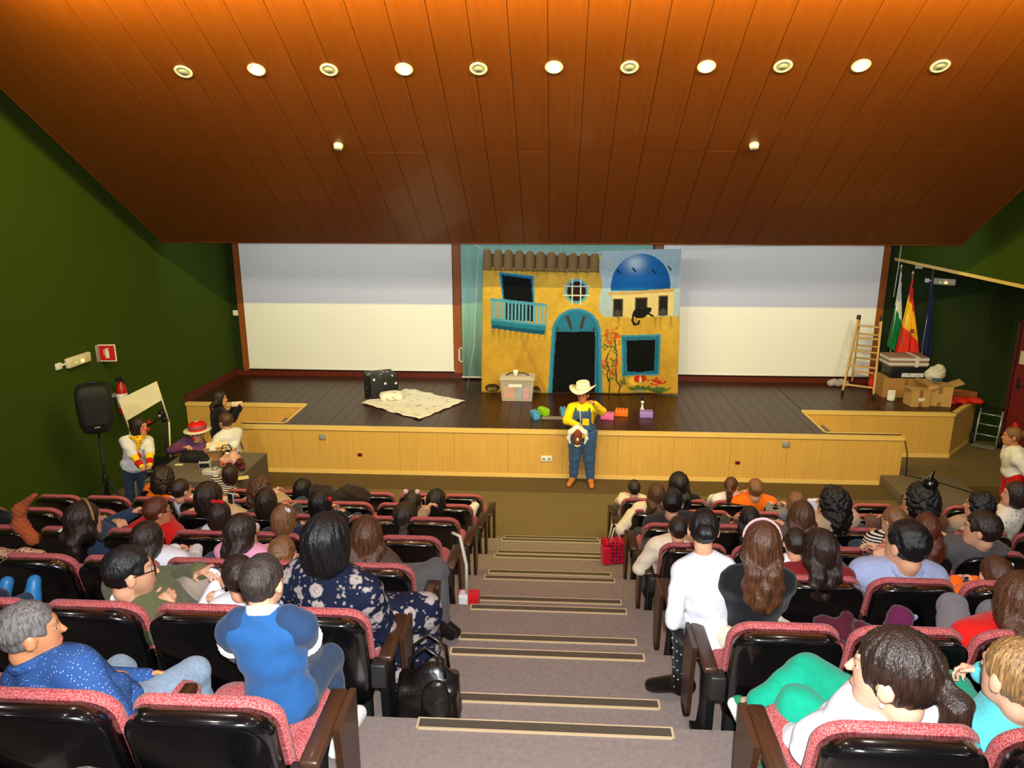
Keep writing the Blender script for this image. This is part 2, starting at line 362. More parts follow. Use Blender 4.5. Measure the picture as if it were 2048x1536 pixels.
facing((XL,YF),(XR,YF),0,ZST-.012,12)
facing((lx(NYL)+.02,NYL),(NX0,NYL),0,ZST-.012,3)
facing((NX1,NYR),(6.31,NYR),0,ZST-.012,3)
facing((6.31,NYR),(7.1,12.6),0,ZST-.012,1)
for sx, x0, x1, ny in ((-1, XL, NX0, NYL), (1, NX1, XR, NYR)):
    b = MB(); b.box((x0,YF+.04,0),(x1,NYF,ZST-.02)); b.build('parapet', lightwood, front)
    b = MB(); b.box((x0,YF+.06,ZST-.02),(x1,NYF-.03,ZST-.004)); b.build('parapet_cap', stagewood, front)
    b = MB(); b.box((x0,NYF-.03,ZST-.03),(x1,NYF+.012,ZST)); b.build('top_rail', palewoodtrim, front)
    xi = NX0 if sx < 0 else NX1
    b = MB(); b.box((xi-(.012 if sx<0 else .03),NYF,ZST-.03),(xi+(.03 if sx<0 else .012),ny,ZST+.004)); b.build('top_rail', palewoodtrim, front)
    b = MB(); b.box((xi-.01,NYF,0),(xi+.01,ny,ZST-.03)); b.build('facing_panel', lightwood, front)
    for i in range(4):
        zz = ZST-.148*(i+1)+.0; xa = xi+sx*.28*i; xb = xi+sx*.28*(i+1)
        if zz < .02: break
        b = MB(); b.box((min(xa,xb),NYF+.01,0),(max(xa,xb),ny-.01,zz)); tag(b.build('stair_step', lightwood, front))
        b = MB(); b.box((min(xa,xb)+.03,NYF+.08,zz),(max(xa,xb)-.03,ny-.45 if i else ny-.30,zz+.006)); b.build('step_pad', carpet, front)
# carpeted floor block beside the right end of the stage
b = MB(); b.box((4.72,9.50,0),(5.75,10.46,.17), .006); tag(b.build('carpeted_floor_block', mat('carpet_block', S(112,96,80), .95, noise=(38,.16), bump=(420,.5,.004)), None, 'low grey carpeted step block at the right end of the stage front', 'step block'))
# door in the right recess
dr = tag(empty('door_1', (0,0,0)), kind='structure')
P = Vector((7.54,12.52,0)); d = Vector((9.2-7.48,10.3-12.58,0)).normalized(); nrm = Vector((-d.y*-1, d.x*-1, 0)); nrm = Vector((d.y,-d.x,0))
T = Matrix(((d.x,nrm.x*-1*-1,0,P.x),(d.y,nrm.y,0,P.y),(0,0,1,0),(0,0,0,1)))
redm = mat('door_red', S(110,14,14), .5, noise=((20,20,1.5),.1)); 
b = MB(); b.box((.06,-.0,0),(.98,.03,2.08)); o = b.build('door_leaf', redm, dr); o.matrix_world = T
b = MB(); b.box((0,-.0,0),(.055,.05,2.14)); b.box((.985,0,0),(1.04,.05,2.14)); b.box((0,0,2.085),(1.04,.05,2.14)); o = b.build('door_frame', mat('door_frame_red', S(70,12,12), .5), dr); o.matrix_world = T
b = MB(); b.box((.10,.03,1.40),(.42,.036,1.62)); o = b.build('paper_sign', mat('paper_cream', S(214,206,176), .8), dr); o.matrix_world = T
b = MB(); b.box((.12,.03,.98),(.16,.04,1.16)); b.tube([(.14,.035,1.05),(.14,.08,1.05),(.26,.085,1.05)], .01); o = b.build('handle', blackm, dr); o.matrix_world = T
# ------------------------------------------------------------------ auditorium seats
def seat_fabric(nt, N, L, p, tc):
    mp = N.new('ShaderNodeMapping'); mp.inputs['Scale'].default_value = (190,190,190); L.new(tc.outputs['Object'], mp.inputs['Vector'])
    vo = N.new('ShaderNodeTexVoronoi'); vo.inputs['Scale'].default_value = 1.0; vo.inputs['Randomness'].default_value = .8; L.new(mp.outputs[0], vo.inputs['Vector'])
    cr = N.new('ShaderNodeValToRGB'); cr.color_ramp.elements[0].color = S(200,128,124); cr.color_ramp.elements[0].position = .15
    cr.color_ramp.elements[1].color = S(154,58,60); cr.color_ramp.elements[1].position = .6
    L.new(vo.outputs['Distance'], cr.inputs[0]); L.new(cr.outputs[0], p.inputs['Base Color'])
    bp = N.new('ShaderNodeBump'); bp.inputs['Strength'].default_value = .5; bp.inputs['Distance'].default_value = .002; bp.invert = True
    L.new(vo.outputs['Distance'], bp.inputs['Height']); L.new(bp.outputs[0], p.inputs['Normal'])
fabric = mat('seat_fabric_red', S(170,56,60), .9, build=seat_fabric, spec=.15, sheen=.1)
shellm = mat('seat_shell_black', S(8,8,10), .22, spec=.6, coat=1.0)
armwood = mat('armrest_wood', S(58,34,20), .38, noise=((30,2,30),.2), coat=.1)
steel = mat('seat_steel_black', S(20,20,22), .45, metal=.3)
BACKA = math.radians(14)                                     # recline
def outline(w, h, r, arch, inset, n=7):
    pts = rrect(w-2*inset, h-inset*1.0, max(r-inset*.6,.02), n, .05)
    out = []
    for x, y in pts:
        a = 1-(2*x/(w))**2
        out.append((x, y+(arch*a if y > h*.5 else 0)))
    return out
TB = Matrix.Translation((0,.10,.34)) @ Matrix.Rotation(BACKA, 4, 'X')    # back plane: x across, z up along the back, y forward
def back_loft(w, h, r, arch, layers, z0=0):
    rings = []
    for y, ins, dz in layers:
        rings.append([(x, y+.10*(x/.22)**2*.35, z+z0+dz) for x, z in outline(w, h, r, arch, ins)])
    return MB().loft(rings[::-1] if layers[0][0] > layers[-1][0] else rings, True, True, TB)
def fixn(me):
    bm = bmesh.new(); bm.from_mesh(me); bmesh.ops.recalc_face_normals(bm, faces=bm.faces); bm.to_mesh(me); bm.free(); return me
SW = .455
m_shell = fixn(back_loft(.452,.490,.095,.020,[(-.064,.022,.0),(-.062,.011,.0),(-.057,.003,.0),(-.050,.0,0),(.0,.0,0),(.004,.006,0),(.006,.03,0)]).mesh('back_shell')); m_shell.materials.append(shellm)
m_cush = fixn(back_loft(.472,.500,.105,.020,[(.0035,.016,0),(.007,.004,0),(.020,.0,0),(.036,.004,0),(.050,.022,0),(.056,.06,0),(.052,.14,0)]).mesh('back_cushion')); m_cush.materials.append(fabric)
r = []
for z, ins in ((.405,.03),(.41,.008),(.43,0),(.45,.0),(.468,.012),(.474,.05),(.470,.12)):
    r.append([(x, y+.10, z+(.012*((y-.2)/.25)**2)) for x, y in rrect(.45-2*ins, .48-ins, .06, 5, .03)])
m_seat = fixn(MB().loft(r, True, True).mesh('seat_cushion')); m_seat.materials.append(fabric)
b = MB(); r = []
for z, ins in ((.33,.08),(.345,.03),(.37,.0),(.405,.0)): r.append([(x, y+.11, z) for x, y in rrect(.44-2*ins, .46-ins, .06, 5, .03)])
b.loft(r); m_pan = fixn(b.mesh('seat_pan')); m_pan.materials.append(shellm)
b = MB(); b.box((-.033,.07,.545),(.033,.43,.58), .012); m_arm = b.mesh('armrest'); m_arm.materials.append(armwood)
b = MB()
def side_poly(pts, x0, x1):
    T = Matrix(((0,0,1,0),(1,0,0,0),(0,1,0,0),(0,0,0,1))); return MB().prism(pts, x0, x1, T)
m_std = fixn(side_poly([(.02,.0),(.42,0),(.42,.03),(.30,.06),(.22,.30),(.24,.46),(.36,.545),(.08,.545),(.08,.46),(.09,.36),(.10,.08),(.02,.03)], -.018, .018).mesh('arm_support')); m_std.materials.append(steel)
tp = [(.20,.585),(.42,.60)]+[(.31+.11*math.cos(a), .40-.19+.12*math.sin(a)) for a in [0-PI*k/8 for k in range(9)]]
tp = [(.435,.575),(.22,.575),(.24,.45),(.26,.30),(.27,.24)]+[(.35+.08*math.cos(PI+PI*k/8), .22+.09*math.sin(PI+PI*k/8)) for k in range(9)]
m_tab = fixn(side_poly(tp[::-1], -.011, .011).mesh('writing_tablet')); m_tab.materials.append(armwood)
b = MB(); b.box((-.20,.10,.0),(.20,.16,.36)); m_kick = b.mesh('rear_panel'); m_kick.materials.append(blackm)
b = MB(); b.box((-.035,.03,.44),(.035,.10,.56), .008); m_brk = b.mesh('arm_bracket'); m_brk.materials.append(mat('bracket_grey', S(32,30,29), .5))
SP = .505; XA_L, XA_R = -1.03, .985
SEATS = {}
numw = ords
def row_name(j): return {1:'nearest row', 2:'second row from the camera', 3:'third row from the camera', 4:'middle row', 5:'third row from the stage', 6:'second row from the stage', 7:'front row', 0:'row beneath the camera'}[j]
def make_seat(side, j, i):
    x = (XA_L-SP*i) if side == 'L' else (XA_R+SP*i)
    y = Y0+(j-2)*PY; z = Z0-PZ*(j-1)
    sd = 'left' if side == 'L' else 'right'
    t = empty('auditorium_seat', (x,y,z), 0, 'red seat, %s block, %s, %s from the aisle' % (sd, row_name(j), numw[i]), 'seat', 'seats of the %s block' % sd)
    inst('back_cushion', m_cush, t); inst('back_shell', m_shell, t); inst('seat_cushion', m_seat, t); inst('seat_pan', m_pan, t); inst('rear_panel', m_kick, t)
    sgn = 1 if side == 'L' else -1
    inst('armrest', m_arm, t, (-sgn*SP/2,0,0), sc=(.72,1,1)); inst('arm_support', m_std, t, (-sgn*SP/2,0,0))
    if i == 0:
        inst('armrest', m_arm, t, (sgn*.287,0,0)); inst('arm_support', m_std, t, (sgn*.275,0,0)); inst('writing_tablet', m_tab, t, (sgn*.331,0,0)); inst('arm_bracket', m_brk, t, (sgn*.262,0,0))
    SEATS[(side,j,i)] = t
    return t
nL = {1:3, 2:5, 3:6, 4:8, 5:9, 6:9, 7:8}; nR = {1:3, 2:4, 3:5, 4:7, 5:8, 6:8, 7:8}
for j in range(1, 8):
    for i in range(nL[j]): make_seat('L', j, i)
    for i in range(nR[j]): make_seat('R', j, i)
# ------------------------------------------------------------------ figures: smooth blended volumes turned into one continuous mesh
class Sdf:
    def __init__(s): s.p = []
    def cone(s, a, b, ra, rb=None, k=.02, op=1): s.p.append(('c', np.array(a,float), np.array(b,float), ra, ra if rb is None else rb, k, op)); return s
    def ell(s, c, r, R=None, k=.02, op=1): s.p.append(('e', np.array(c,float), np.array(r,float), np.eye(3) if R is None else np.array(R,float), None, k, op)); return s
    def box(s, c, hb, rad, R=None, k=.01, op=1): s.p.append(('b', np.array(c,float), np.array(hb,float), np.eye(3) if R is None else np.array(R,float), rad, k, op)); return s
    def plane(s, c, n, op=-1): s.p.append(('p', np.array(c,float), np.array(n,float)/np.linalg.norm(n), None, None, 0, op)); return s
    def bounds(s, q, pad):
        if q[0] == 'c':
            r = max(q[3], q[4])+pad; return np.minimum(q[1],q[2])-r, np.maximum(q[1],q[2])+r
        if q[0] == 'e':
            e = np.sqrt(((q[3]*q[2])**2).sum(1))+pad; return q[1]-e, q[1]+e
        if q[0] == 'b':
            e = np.abs(q[3]) @ (q[2])+q[4]+pad; return q[1]-e, q[1]+e
    def mesh(s, h, inflate=0, noise=None):
        lo = np.full(3, 1e9); hi = np.full(3, -1e9)
        for q in s.p:
            if q[6] > 0:
                a, b = s.bounds(q, .015+inflate); lo = np.minimum(lo, a); hi = np.maximum(hi, b)
        lo -= 2*h; n = np.ceil((hi-lo)/h).astype(int)+3
        ax = [(lo[i]+h*np.arange(n[i])).astype(np.float32) for i in range(3)]
        D = np.full(n, .2, np.float32)
        for q in s.p:
            if q[0] == 'p':
                d = (ax[0][:,None,None]-q[1][0])*q[2][0]+(ax[1][None,:,None]-q[1][1])*q[2][1]+(ax[2][None,None,:]-q[1][2])*q[2][2]
                np.maximum(D, d.astype(np.float32), out=D); continue
            a, b = s.bounds(q, q[5]+2.5*h+inflate+.01)
            i0 = np.clip(np.floor((a-lo)/h).astype(int), 0, n-1); i1 = np.clip(np.ceil((b-lo)/h).astype(int)+1, 1, n)
            if (i1 <= i0).any(): continue
            sl = tuple(slice(i0[i], i1[i]) for i in range(3))
            X = ax[0][sl[0]][:,None,None]; Y = ax[1][sl[1]][None,:,None]; Z = ax[2][sl[2]][None,None,:]
            if q[0] == 'c':
                ba = q[2]-q[1]; L2 = max(float(ba@ba), 1e-9)
                px = X-q[1][0]; py = Y-q[1][1]; pz = Z-q[1][2]
                t = np.clip((px*ba[0]+py*ba[1]+pz*ba[2])/L2, 0, 1)
                d = np.sqrt((px-t*ba[0])**2+(py-t*ba[1])**2+(pz-t*ba[2])**2)-(q[3]+(q[4]-q[3])*t)
            else:
                R = q[3]; px = X-q[1][0]; py = Y-q[1][1]; pz = Z-q[1][2]
                l = [px*R[0,i]+py*R[1,i]+pz*R[2,i] for i in range(3)]
                r = q[2]
                if q[0] == 'e':
                    k0 = np.sqrt((l[0]/r[0])**2+(l[1]/r[1])**2+(l[2]/r[2])**2)
                    k1 = np.sqrt((l[0]/r[0]**2)**2+(l[1]/r[1]**2)**2+(l[2]/r[2]**2)**2)+1e-9
                    d = k0*(k0-1)/k1
                else:
                    w = [np.abs(l[i])-r[i] for i in range(3)]
                    d = np.sqrt(np.maximum(w[0],0)**2+np.maximum(w[1],0)**2+np.maximum(w[2],0)**2)+np.minimum(np.maximum(w[0],np.maximum(w[1],w[2])),0)-q[4]
            d = d.astype(np.float32)
            if q[6] > 0:
                d = d-inflate; k = q[5]; A = D[sl]
                if k > 0:
                    hh = np.clip(.5+.5*(A-d)/k, 0, 1); D[sl] = A+(d-A)*hh-k*hh*(1-hh)
                else: D[sl] = np.minimum(A, d)
            else:
                D[sl] = np.maximum(D[sl], -d)
        if noise: D += noise(ax[0][:,None,None], ax[1][None,:,None], ax[2][None,None,:]).astype(np.float32)
        return nets(D, lo, h)
def nets(D, lo, h):
    ins = D < 0
    c = [ins[i:D.shape[0]-1+i, j:D.shape[1]-1+j, k:D.shape[2]-1+k] for i in (0,1) for j in (0,1) for k in (0,1)]
    cnt = sum(x.astype(np.int8) for x in c)
    act = np.argwhere((cnt > 0) & (cnt < 8))
    if len(act) == 0: return np.zeros((0,3)), np.zeros((0,4), int)
    idx = np.full(cnt.shape, -1, np.int32); idx[tuple(act.T)] = np.arange(len(act))
    S_ = np.zeros((len(act),3)); Nn = np.zeros(len(act))
    corner = [(i,j,k) for i in (0,1) for j in (0,1) for k in (0,1)]
    vals = {o: D[act[:,0]+o[0], act[:,1]+o[1], act[:,2]+o[2]] for o in corner}
    for o in corner:
        for a in range(3):
            if o[a] == 0:
                o2 = tuple(o[i]+(i == a) for i in range(3)); va, vb = vals[o], vals[o2]
                m = (va < 0) != (vb < 0)
                if not m.any(): continue
                t = va[m]/(va[m]-vb[m]); P = np.tile(np.array(o,float),(m.sum(),1)); P[:,a] += t
                S_[m] += P; Nn[m] += 1
    V = lo+h*(act+S_/Nn[:,None])
    Fs = []
    for a in range(3):
        b, c2 = (a+1)%3, (a+2)%3
        sl0 = [slice(None)]*3; sl1 = [slice(None)]*3; sl0[a] = slice(0,-1); sl1[a] = slice(1,None)
        x0 = ins[tuple(sl0)]; x1 = ins[tuple(sl1)]
        e = np.argwhere(x0 != x1)
        ok = (e[:,b] > 0) & (e[:,c2] > 0) & (e[:,b] < D.shape[b]-1) & (e[:,c2] < D.shape[c2]-1); e = e[ok]
        if len(e) == 0: continue
        def cell(db, dc):
            q = e.copy(); q[:,b] -= db; q[:,c2] -= dc; return idx[tuple(q.T)]
        quad = np.stack([cell(1,1), cell(0,1), cell(0,0), cell(1,0)], 1)
        flip = ~x0[tuple(e.T)]
        quad[flip] = quad[flip][:, ::-1]
        Fs.append(quad)
    F = np.concatenate(Fs); F = F[(F >= 0).all(1)]
    return V, F
def np_mesh(name, V, F, m, parent=None, colors=None, origin=None):
    if origin is not None: V = V-np.array(origin)
    me = bpy.data.meshes.new(name)
    me.vertices.add(len(V)); me.vertices.foreach_set('co', V.astype(np.float32).ravel())
    me.loops.add(4*len(F)); me.loops.foreach_set('vertex_index', F.astype(np.int32).ravel())
    me.polygons.add(len(F)); me.polygons.foreach_set('loop_start', (np.arange(len(F))*4).astype(np.int32)); me.polygons.foreach_set('loop_total', np.full(len(F),4,np.int32))
    me.update(calc_edges=True); me.validate()
    me.polygons.foreach_set('use_smooth', np.ones(len(me.polygons), bool))
    if colors is not None:
        a = me.color_attributes.new('tint', 'FLOAT_COLOR', 'POINT'); c4 = np.ones((len(V),4), np.float32); c4[:,:3] = colors; a.data.foreach_set('color', c4.ravel())
    me.materials.append(m)
    return link(bpy.data.objects.new(name, me), parent)
# ---- cloth, skin and hair materials
skinm = mat('skin', None, .5, attr='tint', noise=(60,.05), spec=.35)
def cloth(name, c, rough=.9, am=.10, sc=40, sheen=.1): return mat('cloth_'+name, c, rough, noise=(sc, am), bump=(260,.35,.003), spec=.2, sheen=sheen)
def hairm(name, c, rough=.42): return mat('hair_'+name, c, rough, noise=((150,150,9),.9), bump=((200,200,9),.8,.006), spec=.5)
H_black = hairm('black', S(17,14,15)); H_dark = hairm('dark_brown', S(40,25,18)); H_brown = hairm('brown', S(78,46,27)); H_red = hairm('reddish', S(88,40,20))
H_light = hairm('light_brown', S(122,82,48)); H_blond = hairm('blond', S(140,104,62)); H_grey = hairm('grey', S(96,90,88), .6); H_soft = hairm('soft_dark', S(46,35,28), .6)
SK_mid = np.array(S(210,154,120)[:3]); SK_pale = np.array(S(216,164,134)[:3]); SK_tan = np.array(S(190,126,86)[:3])
def v3(x): return np.array((x[0],x[1],x[2]), float)
def nrm(v): return v/max(np.linalg.norm(v),1e-9)
def frame(fwd, up):                                          # columns: right, forward, up
    u = nrm(v3(up)); f = v3(fwd); f = nrm(f-u*(f@u)); return np.stack([np.cross(f,u), f, u], 1)
def ik(S0, T, l1, l2, pole):
    d = T-S0; L_ = np.linalg.norm(d); L_ = min(L_, (l1+l2)*.998); dn = nrm(d); T = S0+dn*L_
    a = (l1*l1-l2*l2+L_*L_)/(2*L_); hgt = math.sqrt(max(l1*l1-a*a, 0)); p = pole-dn*(pole@dn)
    return S0+dn*a+nrm(p)*hgt, T
def hand(sd, wr, d, n, sgn, s=1.0, curl=.35, rmin=.008, point=False):
    # d: pointing direction, n: palm normal (towards the palm side), sgn: +1 if the thumb is on d x n side
    d = nrm(d); n = nrm(n-d*(n@d)); t = np.cross(d, n)*sgn
    R = np.stack([t, d, n], 1)
    sd.box(wr+d*.052*s, (.030*s,.036*s,.004*s), .011*s, R, k=.012)
    rr = max(.0088*s, rmin)
    for i, (o, L_) in enumerate(((.030,.92),(.0105,1.0),(-.0095,.95),(-.029,.78))):
        p = wr+d*.092*s+t*o*s-d*.006*s*abs(i-1); a = .12+.25*curl
        for L2, m_ in ((.040,1),(.026,.9),(.021,.8)):
            a += curl*(1.05 if not (point and i == 0) else .05)
            q = p+(d*math.cos(a)+n*math.sin(a)+t*o*2.2*(1-curl)*.4)*L2*L_*s
            sd.cone(p, q, rr*m_, rr*m_*.93, k=.004); p = q
    p = wr+d*.022*s+t*.028*s; q = p+(t*.62+d*.62+n*.35)*.042*s; sd.cone(p, q, rr*1.25, rr*1.1, k=.008)
    q2 = q+(t*.15+d*.85+n*(.2+.5*curl))*.032*s; sd.cone(q, q2, rr*1.05, rr*.9, k=.004)
def head_prims(sd, C, R, s):
    P = lambda x,y,z: C+R@(np.array((x,y,z))*s)
    sd.ell(P(0,-.012,.022), np.array((.076,.096,.093))*s, R, k=.02)
    sd.ell(P(0,.026,-.030), np.array((.060,.068,.085))*s, R, k=.02)
    sd.ell(P(0,.052,-.090), np.array((.036,.036,.026))*s, R, k=.03)
    sd.cone(P(-.032,.078,.020), P(.032,.078,.020), .013*s, k=.012)
    sd.cone(P(0,.090,.004), P(0,.108,-.032), .0065*s, .0112*s, k=.008)
    sd.ell(P(0,.090,-.063), np.array((.022,.010,.012))*s, R, k=.006)
    for q in (-1,1):
        sd.ell(P(q*.030,.084,.0), np.array((.013,.012,.009))*s, R, k=.008, op=-1)
        sd.ell(P(q*.079,-.004,-.014), np.array((.010,.022,.031))*s, R, k=.006)
def head_colors(V, C, R, s, skin, brow, lip=1.0, paint=None, stubble=0):
    col_ = np.tile(skin, (len(V),1)); q = (V-C)@R/s; x, y, z = q[:,0], q[:,1], q[:,2]
    fr = (y > .05) & (np.abs(x) < .08) & (z > -.14) & (z < .09)
    def mix(mask, c): col_[:] = col_*(1-mask[:,None])+np.array(c)*mask[:,None]
    lipm = np.exp(-((x/.024)**4+((z+.063)/.0095)**4))*fr
    if stubble: mix(np.clip(np.exp(-((z+.085)/.035)**2)*stubble*(y > .0)*(np.abs(z) < .14), 0, 1), skin*.35)
    mix(lipm*.8*lip, (.42,.09,.08))
    bm_ = (np.exp(-(((np.abs(x)-.031)/.019)**4+((z-.024)/.0065)**4)))*fr
    mix(bm_*.85, brow)
    ck = np.exp(-(((np.abs(x)-.042)/.022)**2+((z+.032)/.022)**2))*fr; mix(ck*.22, (.62,.20,.15))
    if paint: paint(x, y, z, fr, mix)
    return col_
eyeW = mat('eye_white', S(196,188,178), .3); eyeD = mat('eye_dark', S(30,18,12), .2)
def eye_mesh():
    b = MB(); b.ball((0,0,0), .0102, 12, 8); me = b.mesh('eye'); me.materials.append(eyeW); me.materials.append(eyeD)
    for p in me.polygons: p.material_index = 1 if p.center.y > .0066 else 0
    return me
EYE = eye_mesh()
def hair_sdf(C, R, s, style, L_=.3, back=None, vox=.01, vol=0.0, side=0):
    sd = Sdf(); P = lambda x,y,z: C+R@(np.array((x,y,z))*s); dn = np.array((0,0,-1.0)); bk = -R[:,1] if back is None else back
    rt = R[:,0]; v = vol
    sd.ell(P(0,-.014,.024), (np.array((.086+v,.106+v,.104+v)) if style not in ('short','tight','bun','pony') else np.array((.0815+v,.101+v,.0995+v)))*s, R, k=.02)
    if style == 'curly': sd.ell(P(0,-.03,-.02), np.array((.105+v,.105+v,.12))*s, R, k=.03)
    if style in ('bob','long'):
        sd.ell(P(0,-.022,-.045), np.array((.092+v,.092+v,.10))*s, R, k=.03)
    # face opening
    sd.ell(P(0,.112,-.045), np.array((.084,.082,.108))*s, R, op=-1)
    if style == 'short':
        sd.plane(P(0,-.06,-.075), R@np.array((0,.55,-1.0)))
        for q in (-1,1): sd.ell(P(q*.092,.020,-.034), np.array((.036,.042,.050))*s, R, op=-1); sd.ell(P(q*.055,.105,.0), np.array((.05,.055,.066))*s, R, op=-1)
    elif style in ('tight','pony','bun'):
        sd.plane(P(0,-.06,-.10), R@np.array((0,.45,-1.0)))
        for q in (-1,1): sd.ell(P(q*.092,.018,-.035), np.array((.030,.032,.042))*s, R, op=-1)
    elif style == 'bob':
        sd.plane(P(0,0,-.135), np.array((0,0,-1.0)))
    if style == 'bun': sd.ell(P(0,-.115,.03), np.array((.05,.045,.045))*s, R, k=.012)
    if style == 'topbun': sd.ell(P(0,-.05,.13), np.array((.05,.05,.04))*s, R, k=.012)
    if style == 'pony':
        p = P(0,-.105,.02); sd.ell(p, (.026*s,)*3, k=.01)
        pts = [p, p+bk*.05*s+dn*.03*s, p+bk*.055*s+dn*.10*s, p+bk*.03*s+dn*(.10*s+L_*.6), p+bk*.02*s+dn*(.06*s+L_)]
        rr = (.024,.034,.034,.026,.008)
        for i in range(4): sd.cone(pts[i], pts[i+1], rr[i]*s, rr[i+1]*s, k=.015)
    if style == 'twin':
        for q in (-1,1):
            p = P(q*.075,-.07,-.03); e = p+rt*q*.02*s+dn*L_*.5; sd.cone(p, e, .030*s, .024*s, k=.01); sd.cone(e, e+dn*L_*.5, .024*s, .006*s, k=.01)
    if style in ('long','curly'):
        zc = P(0,-.05,-.05)
        for j, x in enumerate((-.075,-.04,0,.04,.075)):
            LL = L_*(1-.10*abs(x)/.075+.06*math.sin(3*j+1)); a = zc+rt*x*.85*s
            wv_ = lambda t, j=j: rt*.013*math.sin(7*t+2.3*j)+bk*.010*math.sin(6*t+1.7*j)
            pts = [a, a+bk*.05*s+dn*LL*.25+wv_(.25), a+bk*(.06*s+.01*LL)+dn*LL*.5+wv_(.55), a+bk*(.066*s+.02*LL)-rt*x*.10*s+dn*LL*.78+wv_(.8), a+bk*(.07*s+.03*LL)-rt*x*.25*s+dn*LL*(1+.05*math.sin(5*j))+wv_(1.1)]
            rr = (.045,.041,.036,.029,.009)
            for i in range(4): sd.cone(pts[i], pts[i+1], rr[i]*s, rr[i+1]*s, k=.012)
        for q in (-1,1):
            if side:
                a = P(q*.075,.0,-.05); e = a+R[:,1]*.05*s+rt*q*.03+dn*side; sd.cone(a, e, .028*s, .012*s, k=.02)
    def nz(X, Y, Z):
        x = (X-C[0])/s; y = (Y-C[1])/s; z = (Z-C[2])/s; ph = np.arctan2(x, -y+.02)
        if style == 'curly': return .0048*s*(np.sin(131*x+3*np.sin(60*z))*np.sin(128*y+2+2*np.sin(47*x))+.8*np.sin(150*z+2.5*np.sin(90*x)+2*np.sin(80*y)))+.004*s*np.sin(52*x+2*np.sin(30*z))*np.sin(47*z+2*np.sin(41*y))
        if style == 'short': return .0024*s*(np.sin(92*x+4*np.sin(41*z))*np.sin(87*y+3*np.sin(37*x))+np.sin(78*z+3*np.sin(50*y)))
        return .0020*s*np.sin(19*ph+2.6*np.sin(8*z+1.3)+1.5*np.sin(31*z))+.0020*s*np.sin(37*ph+4*np.sin(11*z)+2*np.sin(23*x))
    V, F = sd.mesh(vox, 0, nz)
    return V, F
PEOPLE = []
